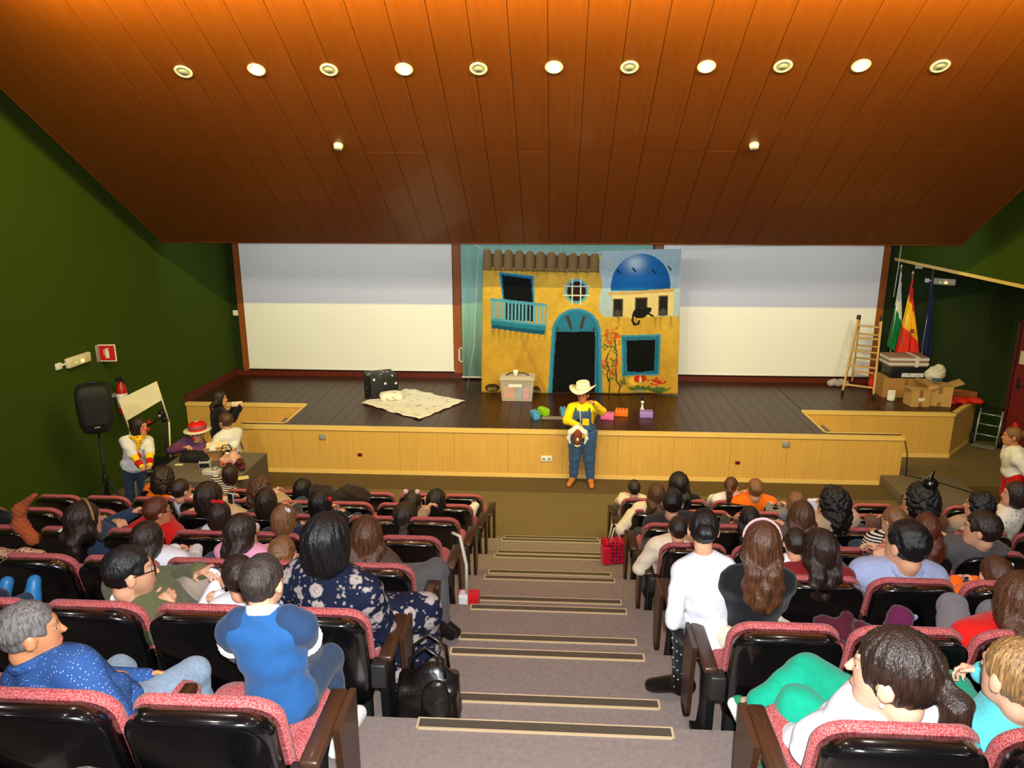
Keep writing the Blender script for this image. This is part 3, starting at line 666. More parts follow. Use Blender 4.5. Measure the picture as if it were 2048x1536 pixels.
def person(label, base, hip, head, yaw=0, hyaw=None, hpitch=0, hroll=0, w=1.0, hs=1.0, skin=SK_mid, hair=('short',H_dark,.3), hairvol=0.0, hairside=0,
           top=None, sleeve=1.0, topoff=.014, topk=None, pants=None, shoes=None, legs='sit', kneel=None, armL=None, armR=None, curl=(.5,.5), palm=(None,None),
           poleL=None, poleR=None, vox=.013, group='audience', bend=.0, paint=None, stubble=0, skirt=None, collar=None, shoulders=None, name='person', handless=False, feet=None, legr=1.0, armr=1.0, dress=False, sitz=None, lip=1.0, fade=None):
    H = v3(hip); C = v3(head); fl = base[2]
    yr = math.radians(yaw); fw = np.array((-math.sin(yr), math.cos(yr), 0.0))
    hy = math.radians(yaw if hyaw is None else hyaw); hp = math.radians(hpitch)
    hf = np.array((-math.sin(hy)*math.cos(hp), math.cos(hy)*math.cos(hp), math.sin(hp)))
    hup = np.array((0,0,1.0))
    HR = frame(hf, hup)
    if hroll:
        a = math.radians(hroll); c_, s_ = math.cos(a), math.sin(a); HR = HR@np.array(((c_,0,s_),(0,1,0),(-s_,0,c_)))
    NT = C+HR@np.array((0,-.030,-.085))*hs
    ln = np.linalg.norm(NT-H); s = ln/.58
    u = nrm(NT-H); TR = frame(fw, u); r, f = TR[:,0], TR[:,1]
    Nb = NT-u*max(.135*ln, .072*w)
    if shoulders is not None:
        a = math.radians(shoulders); r2 = r*math.cos(a)+f*math.sin(a)
    else: r2 = r
    mid = -f*bend
    ws = w
    torso = []
    def T_ell(sd, t, rad, k=.05, off=0): sd.ell(H+(Nb-H)*t+mid*math.sin(PI*min(max(t,0),1)), np.array(rad)+off, TR, k=k)
    shz = Nb-u*.072*max(s,.85*w)
    ShL = shz-r2*.165*ws+mid*.3; ShR = shz+r2*.165*ws+mid*.3
    def torso_prims(sd, off=0):
        T_ell(sd, .03, (.172*ws,.125*ws,.125*s), .05, off); T_ell(sd, .38, (.142*ws,.108*ws,.17*s), .06, off); T_ell(sd, .70, (.160*ws,.120*ws,.17*s), .06, off)
        sd.cone(ShL+r2*.02, ShR-r2*.02, .064*ws+off, k=.05)
        for S0 in (ShL, ShR): sd.cone(Nb+u*.005*s, S0*.75+Nb*.25, .050*ws+off*.6, .056*ws+off, k=.03)
    sl = max(s, ws*(.88 if (armL is not None or armR is not None) else .70)); l1, l2 = .275*sl, .245*sl
    arms = []
    for q, S0, tgt, pole in ((-1, ShL, armL, poleL), (1, ShR, armR, poleR)):
        dflt = tgt is None
        if dflt: tgt = H+f*.27*sl+r*q*.10*sl+np.array((0,0,.02*sl))
        tgt = v3(tgt)
        pl = v3(pole) if pole is not None else ((r*q*.6-f*.8-np.array((0,0,.10))) if dflt else (r*q*.8-f*.45-np.array((0,0,.55))))
        E, T = ik(S0, tgt, l1, l2, pl); arms.append((q, S0, E, T))
    ar = ws*armr
    def arm_prims(sd, off=0, upto=1.0, k=.022):
        for q, S0, E, T in arms:
            t = min(upto*2, 1.0); sd.cone(S0, S0+(E-S0)*t, .055*ar+off, (.055+(.043-.055)*t)*ar+off, k=k)
            if upto > .5:
                t2 = min((upto-.5)*2, 1.0); sd.cone(E, E+(T-E)*t2, .043*ar+off, (.043+(.030-.043)*t2)*ar+off*.9, k=.012)
    # legs
    up_ = np.array((0,0,1.0)); LG = []
    for q in (-1,1):
        hj = H+r*q*.088*ws-u*.01
        if legs == 'sit':
            kn = hj+fw*.40*sl+r*q*.03; kn[2] = max(H[2]-.01, fl+.40*sl+.02); an = kn+fw*.04; an[2] = fl+.085; ft = an+fw*.15+r*q*.02; ft[2] = fl+.045
        elif legs == 'stand':
            kn = hj*1.0+r*q*.015+fw*.02; kn[2] = fl+(H[2]-fl)*.52; an = hj+r*q*.035-fw*.02; an[2] = fl+.085; ft = an+fw*.14+r*q*.03; ft[2] = fl+.045
        else: kn, an, ft = [v3(z) for z in legs[0 if q < 0 else 1]]
        LG.append((q, hj, kn, an, ft))
    def leg_prims(sd, off=0, upto=1.0):
        for q, hj, kn, an, ft in LG:
            sd.cone(hj, kn, .088*ws*legr+off, .062*ws*legr+off, k=.03)
            t = upto; sd.cone(kn, kn+(an-kn)*t, .060*ws*legr+off, (.060+(.042-.060)*t)*ws*legr+off, k=.02)
    # ---- the body
    sd = Sdf(); torso_prims(sd, -.006); sd.cone(Nb-u*.03, NT, .056*ws, .050*hs, k=.02); head_prims(sd, C, HR, hs); arm_prims(sd, -.006); leg_prims(sd, -.006)
    for (q, S0, E, T), cu, pn in zip(arms, curl, palm):
        if handless: sd.ell(T+nrm(T-E)*.06*s, (.04,.05,.03), k=.02); continue
        dd = nrm(T-E); n = v3(pn) if pn is not None else (-r*q*.75-up_*.65+f*.1)
        hand(sd, T-dd*.01, dd, n, 1, .96*sl, cu, max(.0078, vox*.72)) if q > 0 else hand(sd, T-dd*.01, dd, n, -1, .96*sl, cu, max(.0078, vox*.72))
    for q, hj, kn, an, ft in LG: sd.cone(an, ft, .036, .028, k=.02); sd.cone(an, an-(ft-an)*.2-up_*.03, .034, .03, k=.02)
    V, F = sd.mesh(vox)
    hc = np.array(hair[1].node_tree.nodes['Principled BSDF'].inputs['Base Color'].default_value[:3])*.8
    cols = head_colors(V, C, HR, hs, skin, hc, lip, paint, stubble)
    root = np_mesh(name, V, F, skinm, None, cols, base); root.location = base
    tag(root, label, 'person', group)
    for q in (-1,1):
        e = inst('eye', EYE, root); e.matrix_local = Matrix.Translation(Vector(C+HR@(np.array((q*.030,.0745,.0))*hs)-v3(base))) @ Matrix(HR.tolist()).to_4x4() @ Matrix.Scale(hs, 4)
    def cl(x, nm, m, h=vox, noise=None, inflate=0):
        V, F = x.mesh(h, inflate, noise)
        return np_mesh(nm, V, F, m, root, None, base)
    B3 = v3(base)
    ph = (abs(hash_(label)) % 100)*.13
    def wr_(amp):
        return lambda X, Y, Z: amp*(np.sin(38*(X-B3[0])+ph+6*np.sin(11*(Z-B3[2])+ph))*np.sin(23*(Z-B3[2])+9*np.sin(7*(Y-B3[1])))+.6*np.sin(60*(Z-B3[2])+20*(Y-B3[1])+ph))
    if top is not None:
        x = Sdf(); torso_prims(x, topoff); arm_prims(x, topoff, sleeve)
        cl(x, 'top', top, noise=wr_(.0028))
    if pants is not None:
        x = Sdf(); T_ell(x, .02, (.172*ws,.125*ws,.125*s), .05, .008); leg_prims(x, .008, .93 if legs != 'short' else .4)
        if feet == 'crop': pass
        cl(x, 'trousers', pants, noise=wr_(.0025))
    if shoes is not None:
        for q, hj, kn, an, ft in LG:
            x = Sdf(); d = nrm(ft-an); dd = nrm(np.array((d[0],d[1],min(d[2],0)*.3))) if legs in ('sit','stand') else d
            x.cone(an-up_*.005-dd*.02, ft+dd*.05, .046, .036, k=.02); x.cone(an+(0,0,.0), an-dd*.045-up_*.025, .044, .040, k=.02)
            if legs in ('sit','stand'): x.plane((0,0,fl+.002), (0,0,-1))
            cl(x, 'shoe', shoes, h=min(vox,.011))
    if hair is not None and hair[0] != 'none':
        V, F = hair_sdf(C, HR, hs, hair[0], hair[2] if len(hair) > 2 else .3, -fw if hair[0] in ('long','curly','pony') else None, max(vox*.8,.007), hairvol, hairside)
        np_mesh('hair', V, F, hair[1], root, None, base)
    if collar is not None:
        x = Sdf(); cc = Nb+u*.028*s+mid*.2; n = 14
        pts = [cc+(r*math.cos(a)*.072*ws+f*(math.sin(a)*.074*ws+.008)+u*(-.030*math.sin(a)-.004)) for a in [2*PI*i/n for i in range(n)]]
        for i in range(n): x.cone(pts[i], pts[(i+1)%n], .012, k=.004)
        for i in range(n): x.cone(pts[i]+u*.018, pts[(i+1)%n]+u*.018, .009, k=.006)
        cl(x, 'collar', collar, h=min(vox,.008))
    fr = dict(root=root, C=C, HR=HR, hs=hs, H=H, Nb=Nb, f=f, r=r, u=u, s=s, arms=arms, legs=LG, base=B3, torso=torso_prims, armp=arm_prims, legp=leg_prims, vox=vox, cl=cl, w=ws, wr=wr_)
    PEOPLE.append(fr)
    return fr
def hash_(t):
    h = 0
    for c in t: h = (h*31+ord(c)) & 0xffff
    return h
def hpart(fr, name, m, fn, vox=.007):                        # a part placed in head coordinates
    x = Sdf(); C, R, s = fr['C'], fr['HR'], fr['hs']
    fn(x, lambda a,b,c: C+R@(np.array((a,b,c))*s), R, s)
    V, F = x.mesh(vox); return np_mesh(name, V, F, m, fr['root'], None, fr['base'])
def seated(label, side, j, uv, wpx, dY=.12, hipdy=.34, hipz=.50, hx=None, base=None, kid=False, prof=False, wk=1.0, **kw):
    # j: row; uv: where the head stands in the view; wpx: its width there; dY: how far the head is before the tier edge
    y = Y0+(j-2)*PY; z = Z0-PZ*(j-1)
    C = atY(uv[0], uv[1], y+dY); dep = (C-CAM).dot(_F)
    st = kw.get('hair', ('short',))[0]; vol = kw.get('hairvol', 0)
    bw = (.214 if prof else {'short':.172,'tight':.172,'pony':.172,'bun':.172,'topbun':.176,'twin':.172}.get(st, .186))+2*vol
    hs = min(max(wpx*dep/FPX/bw*.90, .78), 1.22)
    x = C.x if hx is None else hx
    if kid: hipz = min(hipz, C.z-z-.30)
    else: hipz = min(hipz, C.z-z-.42)
    hip = (x, y+hipdy, z+max(hipz,.44))
    w_ = kw.pop('w', hs*(.86 if kid else 1.0)*wk)
    return person(label, (x, y+hipdy, z), hip, C, hs=hs, w=w_, **kw)
# ------------------------------------------------------------------ things on the stage
def sdf_obj(sd, name, m, parent=None, h=.012, noise=None, origin=(0,0,0), **kw):
    V, F = sd.mesh(h, 0, noise); o = np_mesh(name, V, F, m, parent, None, None)
    if parent is None: o.location = origin
    return tag(o, **{k: v for k, v in kw.items()})
# green cloth hanging behind the painted backdrop
drapem = mat('drape_green', S(146,194,176), .85, noise=((14,2,1.2),.10))
g0 = atY(926,750,13.42); g1 = atY(1297,700,13.42)
t = empty('green_drape', ((g0.x+g1.x)/2,13.42,ZST), 0, 'pale green cloth hanging behind the painted house backdrop', 'curtain')
hw = (g1.x-g0.x)/2; nx = 80; V = []; F = []
for i in range(nx+1):
    for k in (0,1): V.append((-hw+2*hw*i/nx, .02*math.sin(i*.55)+.012*math.sin(i*1.31), .07 if k == 0 else 2.9))
for i in range(nx): F.append((2*i,2*i+2,2*i+3,2*i+1))
me = bpy.data.meshes.new('cloth'); me.from_pydata(V,[],F); me.polygons.foreach_set('use_smooth',[True]*len(F)); me.materials.append(drapem)
o = link(bpy.data.objects.new('cloth', me), t); sm = o.modifiers.new('s','SOLIDIFY'); sm.thickness = .006
b = MB(); b.tube([(-hw-.02,0,.05),(hw,0,.05)], .018); b.build('bottom_bar', whitep, t)
# vent grille on the brown post
a = atY(917,695,YB-.06); c = atY(930,724,YB-.06); t = empty('vent_grille', ((a.x+c.x)/2,YB-.055,(a.z+c.z)/2), 0, 'small white framed vent grille on the brown post by the drape', 'vent')
hx, hz = (c.x-a.x)/2, (a.z-c.z)/2
b = MB(); b.box((-hx,-.012,-hz),(hx,0,-hz+.02)); b.box((-hx,-.012,hz-.02),(hx,0,hz)); b.box((-hx,-.012,-hz),(-hx+.02,0,hz)); b.box((hx-.02,-.012,-hz),(hx,0,hz)); b.build('frame', whitep, t)
for i in range(7): b = MB(); b.box((-hx+.02,-.009,-hz+.03+i*(2*hz-.06)/7),(hx-.02,-.002,-hz+.042+i*(2*hz-.06)/7)); b.build('slat', greyp, t)
# ---- painted backdrop: flat print on a hanging cloth, laid out in its own surface units
YD = 12.62
cTL = atY(966,498,YD+.06); cTR = atY(1363,498,YD+.06); cBL = atY(963,785,YD-.06); cBR = atY(1355,788,YD-.06)
NXB, NYB = 330, 240
uu, vv = np.meshgrid(np.linspace(0,1,NXB), np.linspace(0,1,NYB), indexing='ij')
PX = 226+uu*(1858-226); PYY = 115+vv*(1305-115)
rs = np.random.RandomState(3)
def smooth_noise(sx, sy, seed):
    r_ = np.random.RandomState(seed).rand(sx+2, sy+2); gx = uu*sx; gy = vv*sy; ix = gx.astype(int); iy = gy.astype(int); fx = gx-ix; fy = gy-iy
    fx = fx*fx*(3-2*fx); fy = fy*fy*(3-2*fy)
    return (r_[ix,iy]*(1-fx)+r_[ix+1,iy]*fx)*(1-fy)+(r_[ix,iy+1]*(1-fx)+r_[ix+1,iy+1]*fx)*fy
n1 = smooth_noise(14,10,1)*.6+smooth_noise(40,30,2)*.4
img = np.zeros((NXB,NYB,3))
def C3(r,g,b): return np.array(S(r,g,b)[:3])
def put(mask, c, a=1.0):
    m = np.clip(mask.astype(float)*a,0,1)[...,None]; img[:] = img*(1-m)+np.asarray(c)*m
def poly(pts):
    x, y = PX, PYY; ins = np.zeros(x.shape, bool); n = len(pts)
    for i in range(n):
        x0,y0 = pts[i]; x1,y1 = pts[(i+1)%n]
        if y0 == y1: continue
        c_ = ((y0 > y) != (y1 > y)) & (x < (x1-x0)*(y-y0)/(y1-y0)+x0); ins ^= c_
    return ins
def ellm(cx, cy, rx_, ry_): return ((PX-cx)/rx_)**2+((PYY-cy)/ry_)**2 < 1
def soft(d, w_): return np.clip(1-np.maximum(d,0)/w_, 0, 1)
def line(pts, w_):
    m = np.zeros(PX.shape, bool)
    for (x0,y0),(x1,y1) in zip(pts[:-1], pts[1:]):
        dx, dy = x1-x0, y1-y0; t_ = np.clip(((PX-x0)*dx+(PYY-y0)*dy)/(dx*dx+dy*dy+1e-9),0,1); m |= ((PX-x0-t_*dx)**2+(PYY-y0-t_*dy)**2) < w_*w_
    return m
img[:] = C3(226,180,66)
img *= (.74+.42*n1)[...,None]
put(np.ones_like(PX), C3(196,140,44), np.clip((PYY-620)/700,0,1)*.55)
put(soft(np.abs(PX-(PYY*-.35+900))-6, 26), C3(170,120,50), .35*(PYY > 820)*(PYY < 1180)*(PX < 770)); put(soft(np.abs(PX-(PYY*.45+180))-4, 22), C3(170,120,50), .35*(PYY > 820)*(PX < 770))
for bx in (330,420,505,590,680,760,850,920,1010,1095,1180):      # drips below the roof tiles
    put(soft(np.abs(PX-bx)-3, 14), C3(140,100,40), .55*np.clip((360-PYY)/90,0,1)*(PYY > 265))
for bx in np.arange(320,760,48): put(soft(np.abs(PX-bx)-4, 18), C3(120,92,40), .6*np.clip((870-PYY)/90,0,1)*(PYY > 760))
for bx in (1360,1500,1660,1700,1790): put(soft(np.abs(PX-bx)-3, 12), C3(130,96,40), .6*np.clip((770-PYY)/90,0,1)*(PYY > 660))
# sky, right upper part
sky = (PX > 1205+12*np.sin(PYY*.02)) & (PYY < 655)
sky &= ~((PX < 1260) & (PYY > 600) & (((PX-1265)**2+(PYY-600)**2) > 58**2))
put(sky, C3(170,196,204)); put(sky, C3(205,214,210), .5*n1)
put((PYY < 150) & (PX < 1215), C3(160,188,176))
# roof tiles
put((PYY > 150) & (PYY < 262) & (PX < 1185), C3(92,70,40))
for i in range(11):
    cx = 262+i*89; tw = 40
    tile = (np.abs(PX-cx) < tw-6*(270-PYY)/150) & (PYY > 140) & (PYY < 283) | ellm(cx,142+2*i*.9,34,28)
    sh = np.clip((PX-cx)/tw,-1,1); base_ = C3(150,118,74)[None,None,:]*(1.05-.45*sh**2-.15*sh)[...,None]
    m = tile[...,None].astype(float); img[:] = img*(1-m)+base_*m
    put(line([(cx-tw,283),(cx+tw,285)],5), C3(64,46,26), .7)
# window upper left with balcony
blue = C3(62,150,176); dblue = C3(34,108,142); black_ = C3(10,11,13)
put(poly([(360,296),(655,322),(662,602),(400,560)]), blue); put(poly([(372,306),(645,330),(650,590),(405,545)]), dblue)
put(poly([(388,322),(630,347),(645,548),(408,515)]), black_)
put(poly([(292,512),(415,520),(415,700),(300,700)]), C3(206,164,70)); put(poly([(655,548),(765,560),(765,740),(655,730)]), C3(206,164,70)); put(poly([(410,530),(660,552),(660,700),(410,685)]), C3(16,40,52))
for x_ in list(np.linspace(305,405,5))+list(np.linspace(415,655,9))+list(np.linspace(668,758,4)): put(line([(x_,515+(x_-295)*.09),(x_,700+(x_-295)*.07)],7), C3(112,178,196))
put(poly([(292,510),(765,552),(765,574),(292,535)]), C3(84,164,188)); put(poly([(298,672),(765,722),(765,740),(298,700)]), C3(84,164,188))
put(poly([(296,696),(760,736),(748,806),(306,762)]), C3(40,128,158)); put(poly([(300,730),(752,772),(748,806),(306,762)]), C3(24,88,116))
# round barred window
put(ellm(1008,442,100,102), C3(92,170,182)); put(ellm(1008,442,78,80), C3(40,26,14))
for x_ in (974,1040): put(line([(x_,338),(x_,545)],5), C3(226,222,206))
for y_ in (402,474): put(line([(902,y_),(1118,y_)],5), C3(226,222,206))
# arched door
arch = ((np.abs(PX-1012) < 205+22*(PYY-800)/500) & (PYY > 790)) | (ellm(1012,795,205,212) & (PYY <= 795)); put(arch, C3(58,146,180))
arch2 = ((np.abs(PX-1012) < 182+18*(PYY-800)/500) & (PYY > 790)) | (ellm(1012,795,180,188) & (PYY <= 795)); put(arch2, C3(38,112,148))
arch3 = ((np.abs(PX-1008) < 172) & (PYY > 770)) | (ellm(1008,790,170,176) & (PYY <= 790)); put(arch3, C3(44,126,162))
put(poly([(918,648),(948,642),(980,750),(962,765)]), C3(72,66,58)); put(poly([(1062,642),(1090,650),(1060,755),(1036,750)]), C3(72,66,58)); put(poly([(845,735),(875,760),(850,768)]), C3(60,60,56)); put(poly([(1160,735),(1135,765),(1168,768)]), C3(60,60,56))
put(poly([(845,780),(1168,775),(1174,1305),(820,1305)]), black_)
# dome and the pale pavilion
dome = ellm(1533,405,242,258) & (PYY < 440); put(dome, C3(28,112,178))
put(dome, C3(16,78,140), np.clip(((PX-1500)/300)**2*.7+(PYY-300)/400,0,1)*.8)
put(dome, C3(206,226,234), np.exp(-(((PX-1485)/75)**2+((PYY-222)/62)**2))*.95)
for q,(x_,y_) in enumerate(((1355,285),(1482,275),(1640,290),(1768,265))): put(line([(x_-14,y_-12),(x_+8,y_+14)],6), C3(20,40,70))
put(poly([(1278,468),(1808,455),(1806,640),(1780,650),(1310,662),(1305,480)]), C3(236,208,138)); put(poly([(1266,452),(1810,430),(1812,458),(1268,480)]), C3(206,170,108))
for q in ((1310,505,1392,655),(1490,498,1592,640),(1684,488,1762,650)): put(poly([(q[0],q[1]),(q[2],q[1]),(q[2],q[3]),(q[0],q[3])]), C3(120,92,60)); put(poly([(q[0]+10,q[1]+8),(q[2]-8,q[1]+8),(q[2]-8,q[3]),(q[0]+10,q[3])]), C3(34,32,30)); put(ellm((q[0]+q[2])/2, q[3]-25, 26, 34), C3(96,90,78), .6)
catc = C3(26,24,24)
put(ellm(1535,628,62,42), catc); put(ellm(1590,604,36,26), catc); put(ellm(1608,600,20,18), catc); put(poly([(1596,590),(1602,576),(1612,588)]), catc); put(poly([(1612,588),(1622,578),(1626,592)]), catc); put(line([(1478,640),(1474,690),(1490,722),(1520,716),(1528,692)],9), catc); put(line([(1600,630),(1638,652)],8), catc)
# lower window
put(poly([(1384,812),(1708,800),(1708,1150),(1396,1157)]), blue); put(poly([(1400,828),(1692,816),(1692,1138),(1410,1142)]), dblue); put(poly([(1408,836),(1668,826),(1668,1122),(1416,1128)]), C3(44,120,152)); put(poly([(1430,856),(1662,846),(1660,1112),(1548,1124),(1438,1114)]), black_)
# climbing plant, flower pots, stones
vine = C3(44,34,22); grn = C3(70,104,44); red_ = C3(214,80,40)
put(line([(1292,1300),(1298,1220),(1270,1140),(1290,1090),(1262,1020),(1280,960)],5), vine); put(line([(1372,1300),(1385,1240),(1350,1190),(1345,1080),(1350,980),(1335,880),(1340,800)],5), vine); put(line([(1385,1240),(1425,1200)],4), vine)
for i in range(150):
    cx, cy = ((1265+rs.randn()*26, 880+rs.randn()*38), (1335+rs.randn()*26, 890+rs.randn()*44), (1330+rs.randn()*20, 1040+rs.randn()*26), (1248+rs.randn()*14, 1080+rs.randn()*20), (1312+rs.randn()*16, 1150+rs.randn()*24), (1412+rs.randn()*16, 1200+rs.randn()*18))[i%6]
    put(ellm(cx, cy, 9, 5), grn*(.7+.6*rs.rand()), .9)
for i in range(60):
    cx, cy = ((1272,800),(1330,800),(1292,865),(1355,835),(1250,1052),(1312,1120),(1360,1030))[i%7]; put(ellm(cx+rs.randn()*11, cy+rs.randn()*20, 8, 10), red_*(.8+.4*rs.rand()), .9)
put(ellm(1495,1200,42,36), C3(246,206,60), .8)
for i in range(70): put(line([(1545+rs.randn()*8,1285),(1545+rs.randn()*48,1240+rs.rand()*30)],5), grn*(.7+.7*rs.rand()), .9); put(line([(1700+rs.randn()*8,1300),(1700+rs.randn()*40,1250+rs.rand()*30)],4), grn*(.7+.7*rs.rand()), .9)
put(ellm(1525,1180,28,32), C3(206,44,30)); put(ellm(1575,1178,26,30), C3(206,44,30)); put(ellm(1552,1190,10,26), C3(240,226,140)); put(ellm(1545,1292,44,20), C3(150,140,120))
for i in range(26): put(ellm(1695+rs.randn()*40,1212+rs.randn()*16,12,8), C3(196,52,36)*(.8+.4*rs.rand()))
for x_,y_,w2 in ((318,1262,62),(685,1280,38)):
    put(ellm(x_,y_,w2,36), C3(70,56,34)); put(ellm(x_-22,y_+10,20,16), C3(150,122,70)); put(ellm(x_+18,y_+10,18,15), C3(136,108,62))
put(PYY > 1292, C3(70,48,24), .5)
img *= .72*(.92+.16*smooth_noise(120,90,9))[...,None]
P0 = (np.array(cTL)[None,None]*((1-uu)*(1-vv))[...,None]+np.array(cTR)[None,None]*(uu*(1-vv))[...,None]+np.array(cBL)[None,None]*((1-uu)*vv)[...,None]+np.array(cBR)[None,None]*(uu*vv)[...,None])
P0[...,1] += .022*np.sin(uu*19+2*np.sin(vv*5))*(.3+vv)+.012*np.sin(vv*14+uu*9)+.02*(smooth_noise(9,7,5)-.5)
P0[...,2] -= (.035*np.sin(np.pi*uu)**2*(1-vv))
V = P0.reshape(-1,3); ii = np.arange(NXB*NYB).reshape(NXB,NYB)
F = np.stack([ii[:-1,:-1].ravel(), ii[:-1,1:].ravel(), ii[1:,1:].ravel(), ii[1:,:-1].ravel()],1)
orig = ((cBL.x+cBR.x)/2, YD, ZST)
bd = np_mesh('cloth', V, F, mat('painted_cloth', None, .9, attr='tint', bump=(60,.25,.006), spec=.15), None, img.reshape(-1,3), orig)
root = empty('painted_backdrop', orig, 0, 'painted cloth backdrop of a yellow house with blue dome hung on the stage', 'backdrop'); bd.parent = root
sm = bd.modifiers.new('s','SOLIDIFY'); sm.thickness = .004; sm.offset = -1
ropem = mat('white_rope', S(214,206,190), .8)
def rope(name, pts, r, lab, m=None, cat='rope'):
    o0 = Vector(pts[0]); b = MB(); b.tube([tuple(Vector(p)-o0) for p in pts], r, 6); o = b.build(name, m or ropem, None, lab, cat); o.location = o0; return o
rope('rope', [atY(944,487,12.7), atY(964,497,12.66), cTL], .006, 'short white rope tying the backdrop corner to the ceiling')
rope('rope', [atY(957,484,12.75), atY(952,600,12.72), atY(948,690,12.7), Vector((atY(934,768,12.72).x,12.72,ZST+.004))], .004, 'thin white cord hanging beside the green drape')
rope('rope', [cTR, atY(1366,492,12.9), atY(1500,489,13.2), atY(1640,489,13.4)], .004, 'thin line running from the right backdrop corner')
rope('rope', [atY(1363,498,12.6), atY(1360,560,12.55), atY(1357,640,12.5)], .004, 'thin cord hanging down the right edge of the backdrop')
# ---- black patterned pouf, pillow, blanket
def star_pattern(nt, N, L, p, tc):
    vo = N.new('ShaderNodeTexVoronoi'); vo.inputs['Scale'].default_value = 9; L.new(tc.outputs['Object'], vo.inputs['Vector'])
    cr = N.new('ShaderNodeValToRGB'); cr.color_ramp.interpolation = 'CONSTANT'; cr.color_ramp.elements[0].color = S(210,210,210); cr.color_ramp.elements[1].position = .2; cr.color_ramp.elements[1].color = S(16,16,18)
    L.new(vo.outputs['Distance'], cr.inputs[0]); L.new(cr.outputs[0], p.inputs['Base Color'])
pz = atZ(742,802,ZST); 
b = MB(); b.box((-.24,-.24,0),(.24,.24,.40), .012); o = b.build('black_storage_box', mat('box_black_pattern', S(16,16,18), .55, build=star_pattern), None, 'black cube box with pale spots standing on the stage by the pillow', 'box')
o.location = (-2.98,12.25,ZST); o.rotation_euler = (0,0,math.radians(28))
def print_pattern(nt, N, L, p, tc):
    vo = N.new('ShaderNodeTexVoronoi'); vo.inputs['Scale'].default_value = 7; L.new(tc.outputs['Object'], vo.inputs['Vector'])
    nz = N.new('ShaderNodeTexNoise'); nz.inputs['Scale'].default_value = 26; L.new(tc.outputs['Object'], nz.inputs['Vector'])
    cr = N.new('ShaderNodeValToRGB'); e = cr.color_ramp.elements; e[0].color = S(150,165,160); e[0].position = .38; e[1].color = S(240,230,214); e[1].position = .46
    L.new(nz.outputs['Fac'], cr.inputs[0])
    mx = N.new('ShaderNodeMix'); mx.data_type = 'RGBA'; L.new(cr.outputs[0], mx.inputs['A']); mx.inputs['B'].default_value = S(242,232,216)
    mr = N.new('ShaderNodeMapRange'); mr.inputs['From Min'].default_value = .3; mr.inputs['From Max'].default_value = .42; L.new(vo.outputs['Distance'], mr.inputs['Value']); L.new(mr.outputs[0], mx.inputs['Factor'])
    L.new(mx.outputs['Result'], p.inputs['Base Color'])
printed = mat('white_printed_cotton', S(240,230,214), .9, build=print_pattern)
sd = Sdf(); sd.box((0,0,.07),(.15,.10,.02),.035); sd.ell((0,0,.085),(.20,.14,.075),k=.03)
o = sdf_obj(sd, 'pillow', printed, None, .012, lambda X,Y,Z: .006*np.sin(20*X+3)*np.sin(17*Y), origin=tuple(atZ(783,800,ZST)), label='white printed pillow lying on the blanket beside the black box', cat='pillow')
o.rotation_euler = (0,0,.2)
q4 = [atZ(722,808,ZST), atZ(838,840,ZST), atZ(930,803,ZST), atZ(812,779,ZST)]
nb = 46; V = []; F = []
for i in range(nb+1):
    for k in range(nb+1):
        a_, c_ = i/nb, k/nb; p = (q4[0]*(1-a_)+q4[1]*a_)*(1-c_)+(q4[3]*(1-a_)+q4[2]*a_)*c_
        ed = min(a_,1-a_,c_,1-c_); wv = .012*max(0,.06-ed)/.06
        z = .012+.008*(math.sin(9*a_+5*c_)+math.sin(13*c_-4*a_+1))*.5+.012*max(0,math.sin(21*a_+11*c_))*(ed < .12)
        V.append((p.x-q4[0].x+wv*math.sin(31*c_+7*a_), p.y-q4[0].y+wv*math.sin(27*a_+3), z))
for i in range(nb):
    for k in range(nb): s0 = i*(nb+1)+k; F.append((s0,s0+nb+1,s0+nb+2,s0+1))
me = bpy.data.meshes.new('blanket'); me.from_pydata(V,[],F); me.polygons.foreach_set('use_smooth',[True]*len(F)); me.materials.append(printed)
o = link(bpy.data.objects.new('blanket', me)); o.location = q4[0]; sm = o.modifiers.new('s','SOLIDIFY'); sm.thickness = .008; sm.offset = 1
tag(o, 'white printed blanket spread flat on the dark stage floor', 'blanket')
# ---- clear plastic bin with toy blocks inside and a cup on its lid
clearp = mat('clear_plastic', S(226,220,208), .25, alpha=.28, spec=.5); lidp = mat('cloudy_plastic', S(226,214,196), .4, alpha=.6)
bp_ = atZ(1035,797,ZST); t = empty('storage_bin', (bp_.x,12.2,ZST), 0, 'clear plastic storage bin with toy bricks inside before the painted house', 'storage bin')
b = MB(); w0, w1, d0, d1, hh = .25,.28,.18,.20,.36
def frus(bb, w0, d0, z0, w1, d1, z1): bb.add([(-w0,-d0,z0),(w0,-d0,z0),(w0,d0,z0),(-w0,d0,z0),(-w1,-d1,z1),(w1,-d1,z1),(w1,d1,z1),(-w1,d1,z1)], [(3,2,1,0),(0,1,5,4),(1,2,6,5),(2,3,7,6),(3,0,4,7)])
frus(b, w0,d0,.003, w1,d1,hh); o = b.build('bin_body', clearp, t); sm = o.modifiers.new('s','SOLIDIFY'); sm.thickness = .004
b = MB(); b.box((-.295,-.215,hh),(.295,.215,hh+.03), .01); b.box((-.25,-.17,hh+.028),(.25,.17,hh+.045), .01); b.build('lid', lidp, t)
b = MB(); b.tube([(-.20,0,hh+.04),(-.12,0,hh+.085),(.12,0,hh+.085),(.20,0,hh+.04)], .010); b.build('handle', blackm, t)
b = MB(); b.box((-.14,-.196,.25),(.08,-.190,.30)); b.build('label_sticker', whitep, t)
t2 = empty('plastic_cup', (bp_.x-.03,12.2,ZST+hh+.0455), 0, 'small white plastic cup standing on the storage bin lid', 'cup')
